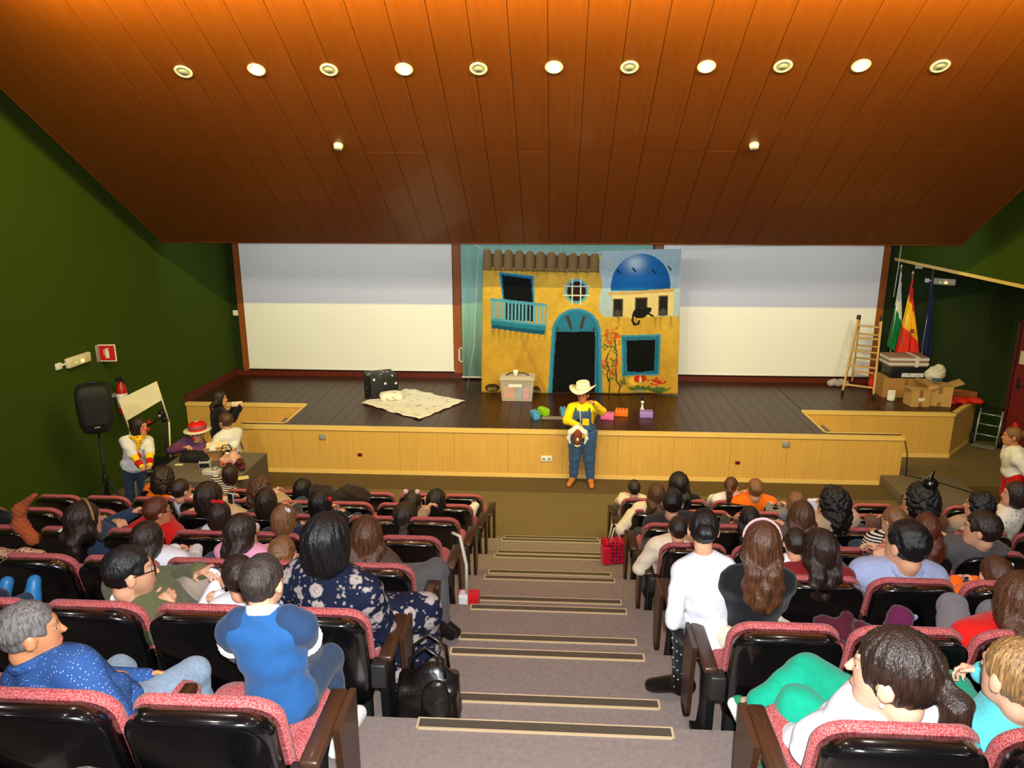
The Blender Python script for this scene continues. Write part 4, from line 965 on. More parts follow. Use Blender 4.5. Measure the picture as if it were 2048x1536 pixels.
b = MB(); b.lathe([(.03,0),(.034,.0),(.045,.10),(.042,.10),(.03,.008),(.001,.006)], 18); o = b.build('cup_wall', mat('white_cup', S(240,232,224), .4, alpha=.85), t2); o.location.y = -.06
# ---- toy building bricks
def brick_mesh(nm, m):
    b = MB(); b.box((-.10,-.05,0),(.10,.05,.095), .004)
    me = b.mesh('brick_body'); me.materials.append(m); return me
stud = MB(); stud.lathe([(.017,0),(.017,.018),(.014,.02),(.001,.02)], 12)
def toy(u, v, colr, lab, rz_, cn, w_=1.0):
    m = mat('toy_'+cn, colr, .35); p = atZ(u, v, ZST); t = empty('toy_brick', p, rz_, lab, 'toy brick', 'toy bricks')
    inst('brick_body', brick_mesh(cn, m), t, sc=(w_,1,1)); sme = stud.mesh('stud'); sme.materials.append(m)
    for i in range(4):
        for k in (-1,1): inst('stud', sme, t, (w_*(-.075+.05*i), k*.025, .095))
    return t
cB = S(84,164,206); cG = S(150,206,30); cP = S(238,110,170); cO = S(250,116,20); cV = S(160,130,206)
toy(1070,836,cB,'light blue toy brick nearest the stage edge, beside the lime one',math.radians(112),'blue')
toy(1087,829,cG,'lime green toy brick beside the light blue one',math.radians(128),'lime')
toy(1127,830,cB,'light blue toy brick half behind the performer in overalls',math.radians(100),'blue')
toy(1215,838,cP,'pink toy brick on the stage right of the performer',math.radians(-14),'pink')
toy(1243,831,cO,'orange toy brick between the pink and purple ones',math.radians(-8),'orange')
toy(1292,834,cV,'purple toy brick furthest right on the stage',math.radians(-2),'purple')
for k,(dx,dz,cn,cc) in enumerate(((-.13,.0,'orange',cO),(-.13,.10,'orange',cO),(.02,.0,'blue',cB),(.14,.0,'pink',cP),(.04,.10,'blue',cB),(.15,.10,'pink',cP))):
    tt = empty('toy_brick', (bp_.x+dx,12.2,ZST+.012+dz), 1.57 if k > 1 else 0, ('%s toy brick inside the clear bin, %s layer' % (('orange','orange','pale blue','bright pink','pale blue','bright pink')[k], 'upper' if dz else 'bottom')), 'toy brick', 'toy bricks')
    inst('brick_body', brick_mesh(cn, mat('toy_'+cn, cc, .35)), tt)
p = atZ(1105,838,ZST); b = MB(); b.box((-.17,-.05,0),(.17,.05,.035), .008); o = b.build('grey_case', mat('grey_matte', S(130,122,100), .6), None, 'flat grey case lying on the stage behind the performer', 'case'); o.location = p
p = atZ(1285,822,ZST); t = empty('toy_figure', (p.x,p.y+.06,ZST), 0, 'tiny black and white toy standing behind the purple brick', 'toy')
b = MB(); b.lathe([(.03,0),(.034,.02),(.016,.05),(.012,.10)], 12); b.build('stand', mat('toy_white', S(230,226,220), .5), t)
b = MB(); b.ball((0,0,.13), .028); b.build('head', MATS['toy_white'], t); b = MB(); b.tube([(0,0,.15),(0,0,.27)], [.014,.005]); b.build('black_tip', blackm, t)
# ---- wooden stepladder
lad = empty('stepladder', (5.35,12.95,ZST), 0, 'wooden stepladder standing open before the right screen', 'ladder')
ladw = mat('ladder_wood', S(206,160,96), .55, noise=((30,30,2),.1))
A1 = Vector((-.24,-.36,.05)); A2 = Vector((.24,-.36,.05)); B1 = Vector((-.20,.44,.05)); B2 = Vector((.20,.44,.05))
tA1 = Vector((-.17,.03,1.28)); tA2 = Vector((.19,.03,1.28)); tB1 = Vector((-.15,.06,1.26)); tB2 = Vector((.17,.06,1.26))
def bar(name, p, q, w_, d_, m, par):
    dv = (q-p); L_ = dv.length; R_ = dv.to_track_quat('Z','Y').to_matrix().to_4x4(); b = MB(); b.box((-w_/2,-d_/2,0),(w_/2,d_/2,L_), .004); o = b.build(name, m, par); o.matrix_local = Matrix.Translation(p) @ R_; return o
for p_, q_ in ((A1,tA1),(A2,tA2),(B1,tB1),(B2,tB2)): bar('rail', p_, q_, .03, .055, ladw, lad)
for p_ in (A1,A2,B1,B2):
    b = MB(); b.box((-.022,-.034,-.05),(.022,.034,.03), .006); o = b.build('rubber_foot', blackm, lad); o.location = p_
for tt in (.10,.36,.56,.74,.90): bar('tread', A1.lerp(tA1,tt), A2.lerp(tA2,tt), .07, .022, ladw, lad)
for tt in (.18,.40,.60,.78): bar('cross_bar', B1.lerp(tB1,tt), B2.lerp(tB2,tt), .022, .03, ladw, lad)
for p_ in (tA1,tA2): b = MB(); b.box((-.03,-.035,-.02),(.03,.05,.05), .006); o = b.build('top_cap', blackm, lad); o.location = p_
lad.rotation_euler = (0,0,math.radians(-28)); lad.location = (5.33,12.98,ZST)
# ---- flags on poles
def flag(x, y, hgt, lab, bands, spread, rz_):
    t = empty('flag', (x,y,ZST), rz_, lab, 'flag', 'flags in the corner')
    b = MB(); b.lathe([(.12,0),(.12,.02),(.03,.04),(.02,.05)], 20); b.build('base', mat('flag_base', S(60,50,40), .5), t)
    b = MB(); b.tube([(0,0,.04),(0,0,hgt)], .013); b.build('pole', mat('pole_metal', S(210,206,196), .3, .7), t)
    b = MB(); b.ball((0,0,hgt+.03), (.022,.022,.045)); b.build('finial', brass, t)
    z = hgt-.06
    n = 28; rows = 26; zt, zb = hgt-.05, hgt-1.32
    for bi, (f0, f1, m) in enumerate(bands):
        V = []; F = []
        for i in range(rows+1):
            fr = f0+(f1-f0)*i/rows
            for k in range(n+1):
                a = k/n; s_ = a                                # across the folds, from pole to outer edge
                zz = zt-(zt-zb)*fr-.42*s_*(1-fr*.35); wd = spread*(.10+.9*fr)
                V.append(((s_-.32)*wd+.012*math.sin(17*s_+3*fr), -.02-.055*math.sin(s_*15+fr*2)*(.3+.7*fr)-.04*s_, zz))
        for i in range(rows):
            for k in range(n): s0 = i*(n+1)+k; F.append((s0,s0+1,s0+n+2,s0+n+1))
        me = bpy.data.meshes.new('band'); me.from_pydata(V,[],F); me.polygons.foreach_set('use_smooth',[True]*len(F)); me.materials.append(m)
        o = link(bpy.data.objects.new('flag_band', me), t); sm = o.modifiers.new('s','SOLIDIFY'); sm.thickness = .004
    return t
fr_ = mat('flag_red', S(222,44,24), .7); fy = mat('flag_yellow', S(246,190,20), .7); fg = mat('flag_green', S(0,120,60), .7); fwh = mat('flag_white', S(226,222,210), .7); fbl = mat('flag_blue', S(14,34,84), .7)
flag(6.02,13.12,2.02,'red and yellow flag with a crest, hanging folded on its pole',[(0,.22,fr_),(.22,.62,fy),(.62,1.0,fr_)],.52,0)
crest = MB(); crest.prism([(-.035,0),(.035,0),(.035,.06),(.0,.085),(-.035,.06)], 0, .012); 
o = crest.build('crest', mat('crest_red', S(150,70,40), .6), None); o.matrix_world = Matrix.Translation((6.06,12.97,ZST+1.12)) @ Matrix.Rotation(PI/2,4,'X') @ Matrix.Rotation(PI,4,'Z'); 
for ob in bpy.data.objects:
    if ob.name == 'flag': o.parent = ob; o.matrix_parent_inverse = Matrix.Translation(-Vector((6.02,13.12,ZST)))
flag(5.86,13.22,2.12,'green and white flag hanging folded beside the ladder',[(0,.45,fwh),(.45,1.0,fg)],.34,0)
flag(6.30,13.02,2.12,'dark blue flag hanging behind the red and yellow one',[(0,1.0,fbl)],.22,0)
rope('cord', [atY(1803,490,13.1), atY(1796,540,13.1), atY(1787,594,13.1)], .008, 'white hanging cord with a tassel end above the flags')
# ---- cartons and clutter at the right end of the stage
card = mat('cardboard', S(196,150,88), .85, noise=((6,6,30),.06)); tape = mat('parcel_tape', S(150,108,56), .35); card2 = mat('cardboard_dark', S(176,126,66), .85)
def carton(name, loc, w_, d_, h_, rz_, lab, flaps=True, m=None):
    t = empty(name, loc, rz_, lab, 'carton', 'cartons on the stage'); m = m or card
    b = MB(); b.box((-w_/2,-d_/2,0),(w_/2,d_/2,h_)); b.build('box_body', m, t)
    b = MB(); b.box((-.03,-d_/2-.002,h_-.12),(.03,-d_/2+.001,h_)); b.build('tape', tape, t)
    b = MB(); b.box((-.03,-d_/2-.002,0),(.03,-d_/2+.001,.07)); b.build('tape', tape, t)
    if flaps:
        for sx in (-1,1):
            bb = MB(); bb.box((0,-d_/2,-.003),(w_*.47,d_/2,.003)); o = bb.build('flap', m, t); o.location = (sx*w_/2,0,h_+.004); o.rotation_euler = (0,math.radians(-24 if sx > 0 else -156),0)
    return t
c1 = atZ(1830,806,ZST); c2 = atZ(1862,806,ZST)
carton('carton', (5.92,12.20,ZST), .30,.26,.27, .05, 'smaller taped carton with a paper slip, front of the stage corner')
carton('carton', (6.28,12.28,ZST), .36,.34,.33, -.22, 'larger carton with open flaps, right of the smaller one')
carton('carton', (5.92,12.82,ZST), .74,.42,.34, 0, 'long carton under the black box, behind the small cartons', False, card2)
def sbox(name, loc, sz, rz_, m, lab, cat='box'):
    b = MB(); b.box((-sz[0]/2,-sz[1]/2,0),(sz[0]/2,sz[1]/2,sz[2]), .004); o = b.build(name, m, None, lab, cat); o.location = loc; o.rotation_euler = (0,0,rz_); return o
b = MB(); b.box((-.04,-.132,.10),(.06,-.1315,.15)); o = b.build('paper_slip', whitep, None, 'white paper slip stuck on the smaller carton', 'paper'); o.location = (5.92,12.199,ZST); o.rotation_euler = (0,0,.05)
t = empty('black_product_box', (5.98,12.80,ZST+.342), 0, 'flat black printed box lying on the long carton', 'box')
b = MB(); b.box((-.34,-.19,0),(.34,.19,.19), .004); b.build('box_body', mat('box_black', S(16,18,24), .4), t)
b = MB(); b.box((-.16,-.193,.02),(.20,-.19,.09)); b.build('printed_panel', mat('box_print', S(206,210,214), .5, noise=((30,30,30),.5)), t)
t = empty('tied_parcel', (5.92,12.82,ZST+.534), 0, 'flat grey parcel tied with white tape on the black box', 'parcel')
b = MB(); b.box((-.32,-.2,0),(.32,.2,.17), .01); b.build('parcel_body', mat('parcel_brown', S(150,112,92), .7), t)
b = MB(); b.box((-.325,-.205,.03),(.325,.205,.07)); b.box((-.325,-.205,.11),(.325,.205,.15)); b.box((.10,-.206,-.0),(.16,.206,.173)); b.build('white_tape', mat('tape_white', S(214,210,204), .4), t)
sd = Sdf(); sd.ell((0,0,.13),(.17,.14,.13)); sd.ell((.06,.0,.20),(.10,.09,.10),k=.04)
sdf_obj(sd, 'white_bag', mat('bag_white', S(214,204,186), .6), None, .013, lambda X,Y,Z: .007*np.sin(33*X+5*np.sin(19*Z))*np.sin(27*Z+4*Y), origin=(6.36,12.62,ZST+.29), label='crumpled white plastic bag on the boxes in the corner', cat='bag')
o = sbox('support_carton', (6.38,12.68,ZST), (.28,.26,.29), .1, card2, 'plain carton beneath the crumpled white bag', 'carton')
sd = Sdf()
for i in range(9): sd.ell((.07*i-.28,.06*math.sin(i*2.1),.035+.01*math.sin(i*1.7)),(.09,.10,.05),k=.04)
sdf_obj(sd, 'red_cloth', mat('cloth_red_heap', S(214,36,18), .75), None, .012, lambda X,Y,Z: .008*np.sin(40*X+6*np.sin(13*Y))*np.sin(31*Y+3), origin=(6.66,12.36,ZST+.005), label='crumpled bright red cloth at the right end of the stage', cat='cloth')
b = MB(); b.box((-.06,-.05,0),(.06,.05,.03), .004); o = b.build('blue_booklet', mat('booklet', S(70,90,130), .6), None, 'small blue and white booklet on the larger carton', 'booklet'); o.location = (6.22,12.25,ZST+.40)
sd = Sdf(); sd.box((0,0,.10),(.055,.012,.08),.006); sd.ell((.01,0,.04),(.05,.03,.05),k=.02)
sdf_obj(sd, 'white_paper', whitep, None, .010, None, origin=(5.60,12.40,ZST), label='crumpled white paper leaning at the foot of the stepladder', cat='paper')
sd = Sdf()
for i in range(5): sd.ell((.06*i-.12,.03*math.sin(i*3),.06+.02*(i%2)),(.07,.07,.06),k=.02)
sdf_obj(sd, 'clear_bag', mat('bag_clear', S(200,190,176), .3, alpha=.6), None, .012, None, origin=(5.05,13.30,ZST+.004), label='pale plastic bag on the stage floor behind the stepladder', cat='bag')
for k,(x_,y_,lab) in enumerate(((5.62,13.20,'orange cloth bundle behind the stepladder'),)):
    sd = Sdf(); sd.ell((0,0,.12),(.08,.07,.12)); sd.ell((.03,0,.22),(.06,.05,.08),k=.04); sdf_obj(sd, 'orange_bundle', MATS['cloth_red_heap'], None, .014, lambda X,Y,Z: .006*np.sin(34*X)*np.sin(29*Z), origin=(x_,y_,ZST), label=lab, cat='cloth')
# ---- sockets and plates on the stage front
def plate(u, v, w_, h_, m, lab, cat, holes=0, Y=YF-.001):
    p = atY(u, v, Y); t = empty('wall_socket' if cat == 'socket' else 'wall_plate', (p.x,Y,p.z), 0, lab, cat)
    b = MB(); b.box((-w_/2,-.012,-h_/2),(w_/2,0,h_/2), .003); b.build('plate', m, t)
    for i in range(holes):
        bb = MB(); bb.lathe([(.018,0),(.018,.004),(.001,.004)], 14, Matrix.Rotation(PI/2,4,'X')); o = bb.build('outlet', greyp if m is whitep else blackm, t); o.location = ((-.04+.08*i) if holes > 1 else 0, -.012, 0)
    if not holes:
        b = MB(); b.box((-w_*.35,-.016,-h_*.32),(w_*.35,-.011,h_*.32), .002); b.build('cover', greyp if m is not whitep else whitep, t)
redp = mat('red_plastic', S(150,14,14), .4); silver = mat('silver_plate', S(176,176,172), .35, .5)
plate(645,874,.10,.085,silver,'square silver plate on the left stage front','plate'); plate(1572,889,.11,.09,silver,'square silver plate on the right stage front','plate')
plate(720,909,.07,.05,redp,'dark red socket on the left stage front','socket',1); plate(1475,925,.07,.05,redp,'dark red socket on the right stage front','socket',1)
plate(1093,917,.16,.085,whitep,'white double socket on the stage front left of the performer','socket',2)
# ---- wall fittings
nl = Vector((1,-K,0)).normalized()*-1; nl = Vector((math.cos(math.atan(K)), -math.sin(math.atan(K)), 0))
def on_left(u, v):
    d = _F+_R*((u-1024)/FPX)-_U*((v-768)/FPX); n = Vector((1, -K, 0)); p0 = Vector((lx(10),10,0)); return CAM+d*((p0-CAM).dot(n)/d.dot(n))
angL = math.atan2(1, K)-PI/2                                 # rotation of the left wall plane
def wallT(p, rz_): return Matrix.Translation(p) @ Matrix.Rotation(rz_, 4, 'Z')
RZL = math.atan2(1, K)                                       # x axis along the wall towards the stage
amber = mat('amber_led', S(255,170,40), .4, emit=(1,.55,.08,1), strength=6); diffm = mat('lamp_diffuser', S(222,210,180), .4); green_led = mat('green_led', S(80,220,60), .4, emit=(.2,1,.1,1), strength=1.5)
def emergency(p, rz_, tilt, lab):
    t = empty('emergency_light', p, 0, lab, 'emergency light', 'emergency lights'); t.matrix_world = wallT(p, rz_) @ Matrix.Rotation(tilt, 4, 'Y')
    b = MB(); b.box((-.17,-.05,-.055),(.17,0,.055), .014); b.build('housing', diffm, t)
    b = MB(); b.box((-.30,-.03,-.035),(-.23,0,.035), .006); b.build('junction_box', whitep, t)
    b = MB(); b.tube([(-.24,-.015,0),(-.16,-.015,0)], .012); b.build('conduit', whitep, t)
    b = MB(); b.ball((.03,-.052,-.012), .018); b.build('amber_led', amber, t); b = MB(); b.ball((-.06,-.052,-.012), .009); b.build('green_led', green_led, t)
    return t
pL = on_left(152,720)
emergency(pL, RZL, 0, 'cream emergency light on the left green wall with amber lamp').scale = (1.35,1.2,1.2)
pR = Vector((6.62,12.99,0)); rzr = math.atan2(12.62-13.58, 7.1-5.86)
dd_ = _F+_R*((1890-1024)/FPX)-_U*((563-768)/FPX); n_ = Vector((math.sin(rzr), -math.cos(rzr), 0)); p0 = Vector((5.86,13.58,0)); pRR = CAM+dd_*((p0-CAM).dot(n_)/dd_.dot(n_))+n_*.012
emergency(pRR, rzr, 0, 'cream emergency light on the right dark wall above the boxes')
p = atY(474,629,13.4); b = MB(); b.box((-.05,-.02,-.05),(.05,0,.05), .006); o = b.build('switch_plate', whitep, None, 'small white box on the back wall left of the screen', 'wall plate'); o.location = (sL0-.2,YB,p.z)
dd_ = _F+_R*((1839-1024)/FPX)-_U*((532-768)/FPX); pq = CAM+dd_*((p0-CAM).dot(n_)/dd_.dot(n_)); b = MB(); b.box((-.06,-.03,-.045),(.06,0,.045), .006); o = b.build('wall_box', whitep, None, 'small white box high on the right wall above the flags', 'wall plate'); o.matrix_world = wallT(pq, rzr)
# fire extinguisher sign: flag panel standing out from the wall
pS = on_left(197,706); t = empty('extinguisher_sign', pS, 0, 'red fire extinguisher sign standing out from the left wall', 'sign'); t.matrix_world = wallT(pS, RZL)
S0 = .235
ang = -RZL+.10
b = MB(); b.box((.0,-.004,-S0/2),(S0,.004,S0/2)); o = b.build('sign_panel', mat('sign_white', S(236,226,206), .5), t); o.rotation_euler = (0,0,ang)
b = MB(); b.box((.015,-.007,-S0/2+.015),(S0-.015,-.004,S0/2-.015)); o = b.build('red_field', mat('sign_red', S(190,22,16), .5), t); o.rotation_euler = (0,0,ang)
b = MB(); b.box((.095,-.010,-.07),(.145,-.007,.035)); b.box((.108,-.010,.035),(.132,-.007,.055)); b.box((.10,-.010,.055),(.15,-.007,.065)); b.box((.075,-.010,-.03),(.083,-.007,.05)); b.box((.075,-.010,.042),(.112,-.007,.05)); o = b.build('extinguisher_symbol', MATS['sign_white'], t); o.rotation_euler = (0,0,ang)
b = MB(); b.box((-.06,-.012,-S0/2),(.0,.0,S0/2), .003); o = b.build('bracket', greyp, t)
# fire extinguisher
pE = on_left(228,826)+nl*.16; t = empty('fire_extinguisher', pE, 0, 'red fire extinguisher hung on the left wall behind the loudspeaker', 'fire extinguisher')
redx = mat('extinguisher_red', S(176,20,16), .35)
b = MB(); b.lathe([(.01,-.0),(.065,.0),(.072,.02),(.072,.36),(.05,.42),(.028,.44),(.028,.47)], 20); b.build('cylinder', redx, t)
b = MB(); b.lathe([(.0735,.10),(.0735,.30)], 20); o = b.build('label_band', mat('ext_label', S(206,204,210), .5, noise=((40,40,14),.5)), t)
b = MB(); b.box((-.02,-.02,.47),(.02,.02,.50)); b.box((-.02,-.10,.51),(.02,.03,.525)); b.box((-.02,-.09,.485),(.02,.0,.495)); b.build('valve_handle', blackm, t)
b = MB(); b.tube([(.02,0,.48),(.10,0,.44),(.095,0,.25),(.085,0,.10)], .011); b.build('hose', blackm, t)
b = MB(); b.box((-.03,-.06,.25),(.03,.04,.29)); o = b.build('wall_bracket', greyp, t); o.location = -nl*.10
# ---- loudspeaker on a tripod
spx = atY(190,815,8.45); SPK = Vector((spx.x,8.45,0))
t = empty('loudspeaker', (SPK.x,SPK.y,spx.z-.30), math.radians(32), 'black loudspeaker on a tripod by the left green wall', 'loudspeaker')
r = []
for z, a_, c_ in ((0,.13,.12),(.02,.155,.145),(.10,.185,.165),(.34,.20,.175),(.52,.195,.17),(.585,.165,.14),(.60,.12,.10)): r.append([(x, y-c_*.9, z) for x, y in rrect(2*a_, 2*c_*.9, .07, 4)])
b = MB(); b.loft(r); b.build('cabinet', mat('speaker_black', S(15,15,16), .7), t)
r = []
for y, ins in ((-.150,.03),(-.162,.035),(-.168,.06)): r.append([(x, y, z+.07+ins) for x, z in rrect(.34-2*ins, .46-2*ins, .05, 5)])
b = MB(); b.loft(r); b.build('grille', mat('grille_black', S(22,22,23), .8, bump=(500,.6,.003)), t)
b = MB(); b.box((-.03,-.172,.085),(.03,-.167,.10)); b.build('badge', silver, t)
b = MB(); b.box((-.05,-.02,.60),(.05,.02,.63), .008); b.build('carry_handle', blackm, t)
t = empty('speaker_tripod', (SPK.x,SPK.y,0), .4, 'black tripod stand under the loudspeaker by the wall', 'speaker stand')
hS = spx.z-.30
b = MB(); b.tube([(0,0,.25),(0,0,hS)], .018); b.build('pole', blackm, t); b = MB(); b.lathe([(.03,.62),(.034,.63),(.034,.74),(.03,.75)], 14); b.build('collar', blackm, t)
for i in range(3):
    a = 2*PI*i/3; b = MB(); b.tube([(0,0,.68),(.36*math.cos(a),.36*math.sin(a),.012)], .013); b.build('leg', blackm, t); b = MB(); b.tube([(0,0,.30),(.19*math.cos(a),.19*math.sin(a),.33)], .009); b.build('brace', blackm, t)
# ---- white board on its frame leaning by the wall
bA = atY(240,800,9.3); bB = atY(318,765,9.5); bC = atY(322,832,9.5); 
t = empty('white_board', (bA.x,9.3,0), 0, 'white board on a pale frame tilted against the left wall', 'board')
def P_(u, v, Y): q = atY(u, v, Y); return Vector((q.x-bA.x, q.y-9.3, q.z))
A_, B_, C_, D_ = P_(238,799,9.35), P_(312,763,9.75), P_(322,801,9.75), P_(253,842,9.35)
nn = (B_-A_).cross(D_-A_).normalized()*.012
b = MB(); b.add([A_,B_,C_,D_,A_+nn,B_+nn,C_+nn,D_+nn], [(0,1,2,3),(7,6,5,4),(0,4,5,1),(1,5,6,2),(2,6,7,3),(3,7,4,0)]); b.build('panel', mat('board_white', S(230,220,192), .5), t)
wf = mat('frame_white', S(226,214,188), .5)
b = MB(); b.tube([B_,P_(338,843,9.75)], .012); b.build('frame_bar', wf, t); b = MB(); b.tube([A_,P_(260,862,9.35)], .012); b.build('frame_bar', wf, t)
b = MB(); b.tube([P_(338,843,9.75),P_(345,1000,9.75)], .012); b.build('frame_leg', wf, t); b = MB(); b.tube([P_(260,862,9.35),P_(275,1010,9.35)], .012); b.build('frame_leg', wf, t)
# ---- black stand with a folded microphone arm
p = atZ(352,965,0); t = empty('microphone_stand', (p.x,9.85,0), 0, 'black microphone stand with a bent arm between the board and the hatted man', 'microphone stand')
zt = atY(343,830,9.85).z
b = MB(); b.lathe([(.13,0),(.13,.02),(.02,.03)], 20); b.build('base', blackm, t); b = MB(); b.tube([(0,0,.02),(0,0,zt)], .014); b.build('pole', blackm, t)
b = MB(); b.tube([(0,0,zt-.02),(-.22,-.02,zt-.16)], .011); b.build('boom_arm', blackm, t); b = MB(); b.ball((0,0,zt+.02), (.05,.05,.06)); b.ball((.02,0,zt-.06), .04); b.build('clamp_head', blackm, t); b = MB(); b.ball((-.01,-.055,zt+.0), .022); b.build('chrome_knob', silver, t)
# ---- table at the left with clutter
TBY = 9.35
ta = atZ(420,928,.74); 
t = empty('props_table', (-4.45,8.82,0), 0, 'grey cloth covered props table before the hatted man', 'table')
b = MB(); b.box((-.56,-.52,.70),(.56,.52,.735), .006); b.build('table_top', mat('table_grey', S(106,94,80), .8), t)
clothg = mat('table_cloth_grey', S(92,82,70), .9, noise=(30,.12))
b = MB(); b.box((-.565,-.532,.10),(.565,-.522,.73)); b.build('front_skirt', clothg, t); b = MB(); b.box((.562,-.52,.10),(.572,.52,.73)); b.build('side_skirt', clothg, t)
for sx in (-.50,.50):
    for sy in (-.48,.48): b = MB(); b.box((sx-.02,sy-.02,0),(sx+.02,sy+.02,.70)); b.build('leg', blackm, t)
def top_thing(u, v, z=.737): return atZ(u, v, z)
p = top_thing(392,921); sd = Sdf(); sd.box((0,0,.055),(.15,.07,.02),.035); sd.ell((-.06,0,.09),(.10,.07,.035),k=.04); sd.ell((.08,0,.085),(.09,.07,.035),k=.04)
sdf_obj(sd, 'black_bag', mat('bag_black_cloth', S(16,16,17), .8), None, .014, lambda X,Y,Z: .006*np.sin(30*X)*np.sin(21*Z+4*Y), origin=tuple(p), label='large black soft bag on the props table before the hatted man', cat='bag')
p = top_thing(434,917); t = empty('open_carton', p, math.radians(20), 'small open carton with raised flaps on the props table', 'carton')
b = MB()
for lo,hi in (((-.13,-.10,0),(.13,-.094,.12)),((-.13,.094,0),(.13,.10,.12)),((-.13,-.10,0),(-.124,.10,.12)),((.124,-.10,0),(.13,.10,.12)),((-.13,-.10,0),(.13,.10,.006))): b.box(lo,hi)
b.build('box_body', card2, t)
for rx_, ly in ((math.radians(35),.10),(math.radians(145),-.10)):
    bb = MB(); bb.box((-.13,0,-.002),(.13,.09,.002)); o = bb.build('flap', mat('flap_pale', S(232,206,150), .7), t); o.location = (0,ly,.12); o.rotation_euler = (rx_,0,0)
p = top_thing(412,935,.737); t = empty('camera_case', p, .2, 'open grey case with black gear on the props table', 'case')
b = MB(); b.box((-.07,-.07,0),(.07,.07,.10), .006); b.build('body', mat('case_grey', S(170,168,160), .5), t); b = MB(); b.box((-.06,-.072,.02),(.06,-.069,.08)); b.build('dark_panel', blackm, t); b = MB(); b.box((-.05,-.05,.10),(.05,.03,.14), .008); b.build('black_top', blackm, t)
p = top_thing(424,948,.737); t = empty('white_device', p, -.1, 'pale boxy device with a round lens on the near table edge', 'device')
b = MB(); b.box((-.10,-.06,0),(.10,.06,.06), .006); b.build('body', mat('device_white', S(206,202,190), .4), t); b = MB(); b.lathe([(.035,.06),(.035,.09),(.028,.10),(.001,.09)], 18); o = b.build('lens', silver, t); o.location = (.05,0,0)
p = top_thing(455,922,.737); t = empty('silver_kettle', (p.x,p.y,.737), math.radians(30), 'shiny silver kettle-like prop on the props table', 'prop')
b = MB(); b.lathe([(.05,0),(.085,.02),(.095,.08),(.07,.14),(.03,.16)], 20); b.build('body', mat('chrome', S(230,226,220), .08, 1.0), t); b = MB(); b.tube([(.08,0,.05),(.15,0,.10),(.18,0,.15)], [.02,.014,.012]); b.build('spout', MATS['chrome'], t); b = MB(); b.tube([(-.07,0,.13),(-.04,0,.22),(.04,0,.22),(.07,0,.13)], .008); b.build('handle', blackm, t)
p = top_thing(462,930,.737); sd = Sdf(); sd.box((0,0,.06),(.09,.07,.04),.02); sd.ell((.03,.02,.13),(.07,.06,.05),k=.03)
sdf_obj(sd, 'pink_pouch', mat('pouch_pink', S(214,160,140), .6, noise=(40,.4)), None, .012, lambda X,Y,Z: .005*np.sin(41*X)*np.sin(33*Z), origin=tuple(p), label='crumpled pale pink pouch on the props table', cat='pouch')
p = top_thing(474,943,.737); sd = Sdf()
for i in range(8): sd.ell((.07*math.cos(i*1.9),.06*math.sin(i*2.3),.05+.012*i),(.045,.04,.035),k=.01)
sdf_obj(sd, 'dark_red_flowers', mat('dark_red_cloth', S(84,20,18), .8, noise=(50,.5)), None, .011, None, origin=tuple(p), label='dark red cloth flower bundle at the table edge', cat='cloth flowers')
p = top_thing(482,957,.737); b = MB(); b.box((-.09,-.05,0),(.09,.05,.012), .003); o = b.build('paper_card', mat('paper_yellow', S(232,206,140), .7), None, 'cream paper card lying on the table corner', 'paper'); o.location = p; o.rotation_euler = (0,0,.5)
p = top_thing(358,930,.737); b = MB(); b.box((-.05,-.025,0),(.05,.025,.01), .003); o = b.build('paper_card', mat('paper_cream2', S(236,222,190), .7), None, 'tiny pale paper slip on the left part of the table', 'paper'); o.location = p
p = top_thing(446,928,.80); b = MB(); b.ball((0,0,0), .022); o = b.build('red_ball', mat('red_nose', S(206,20,16), .35), None, 'small red ball on the grey case', 'ball'); o.location = (p.x,p.y,.80)
# equipment boxes behind the clown
pb = atZ(245,965,0); t = empty('amplifier_rack', (-5.35,9.5,0), math.radians(12), 'low black and grey amplifier case beside the loudspeaker', 'case')
b = MB(); b.box((-.34,-.28,0),(.34,.28,.34), .008); b.build('case_body', mat('rack_grey', S(58,58,58), .6), t); b = MB(); b.box((-.34,-.285,.345),(.34,.28,.50), .008); b.build('upper_unit', blackm, t)
for z_ in (.05,.33,.48): b = MB(); b.box((-.345,-.292,z_),(.345,-.283,z_+.022)); b.build('metal_edge', silver, t)
# black cable from the stage end to the floor block
pts = [Vector((5.02,YF+.05,.73)), Vector((5.06,YF-.02,.5)), Vector((5.07,YF-.05,.20)), Vector((5.05,10.44,.182)), Vector((5.35,10.25,.182)), Vector((5.6,9.95,.182)), Vector((5.72,9.75,.182)), Vector((5.66,9.62,.182))]
rope('power_cable', pts, .008, 'thin black cable hanging from the stage end onto the floor block', blackm, 'cable')
# hand truck by the stage corner
p = Vector((7.18,12.30,0)); t = empty('hand_truck', p, math.radians(-40), 'upright metal hand truck between the stage corner and the red door', 'hand truck')
for sx in (-.16,.16):
    b = MB(); b.tube([(sx,0,.05),(sx,.12,.62)], .016); b.build('rail', silver, t); b = MB(); b.lathe([(.01,-.025),(.11,-.025),(.12,0),(.11,.025),(.01,.025)], 20, Matrix.Rotation(PI/2,4,'Y')); o = b.build('wheel', blackm, t); o.location = (sx*1.25,.08,.12)
for q in (.25,.55,.85): b = MB(); b.tube([(-.16,.12*q,.05+.57*q),(.16,.12*q,.05+.57*q)], .011); b.build('cross_bar', silver, t)
b = MB(); b.box((-.17,-.16,.02),(.17,.02,.03)); b.build('toe_plate', silver, t); b = MB(); b.tube([(-.16,.12,.62),(-.1,.14,.72),(.1,.14,.72),(.16,.12,.62)], .014); b.build('grip', blackm, t)
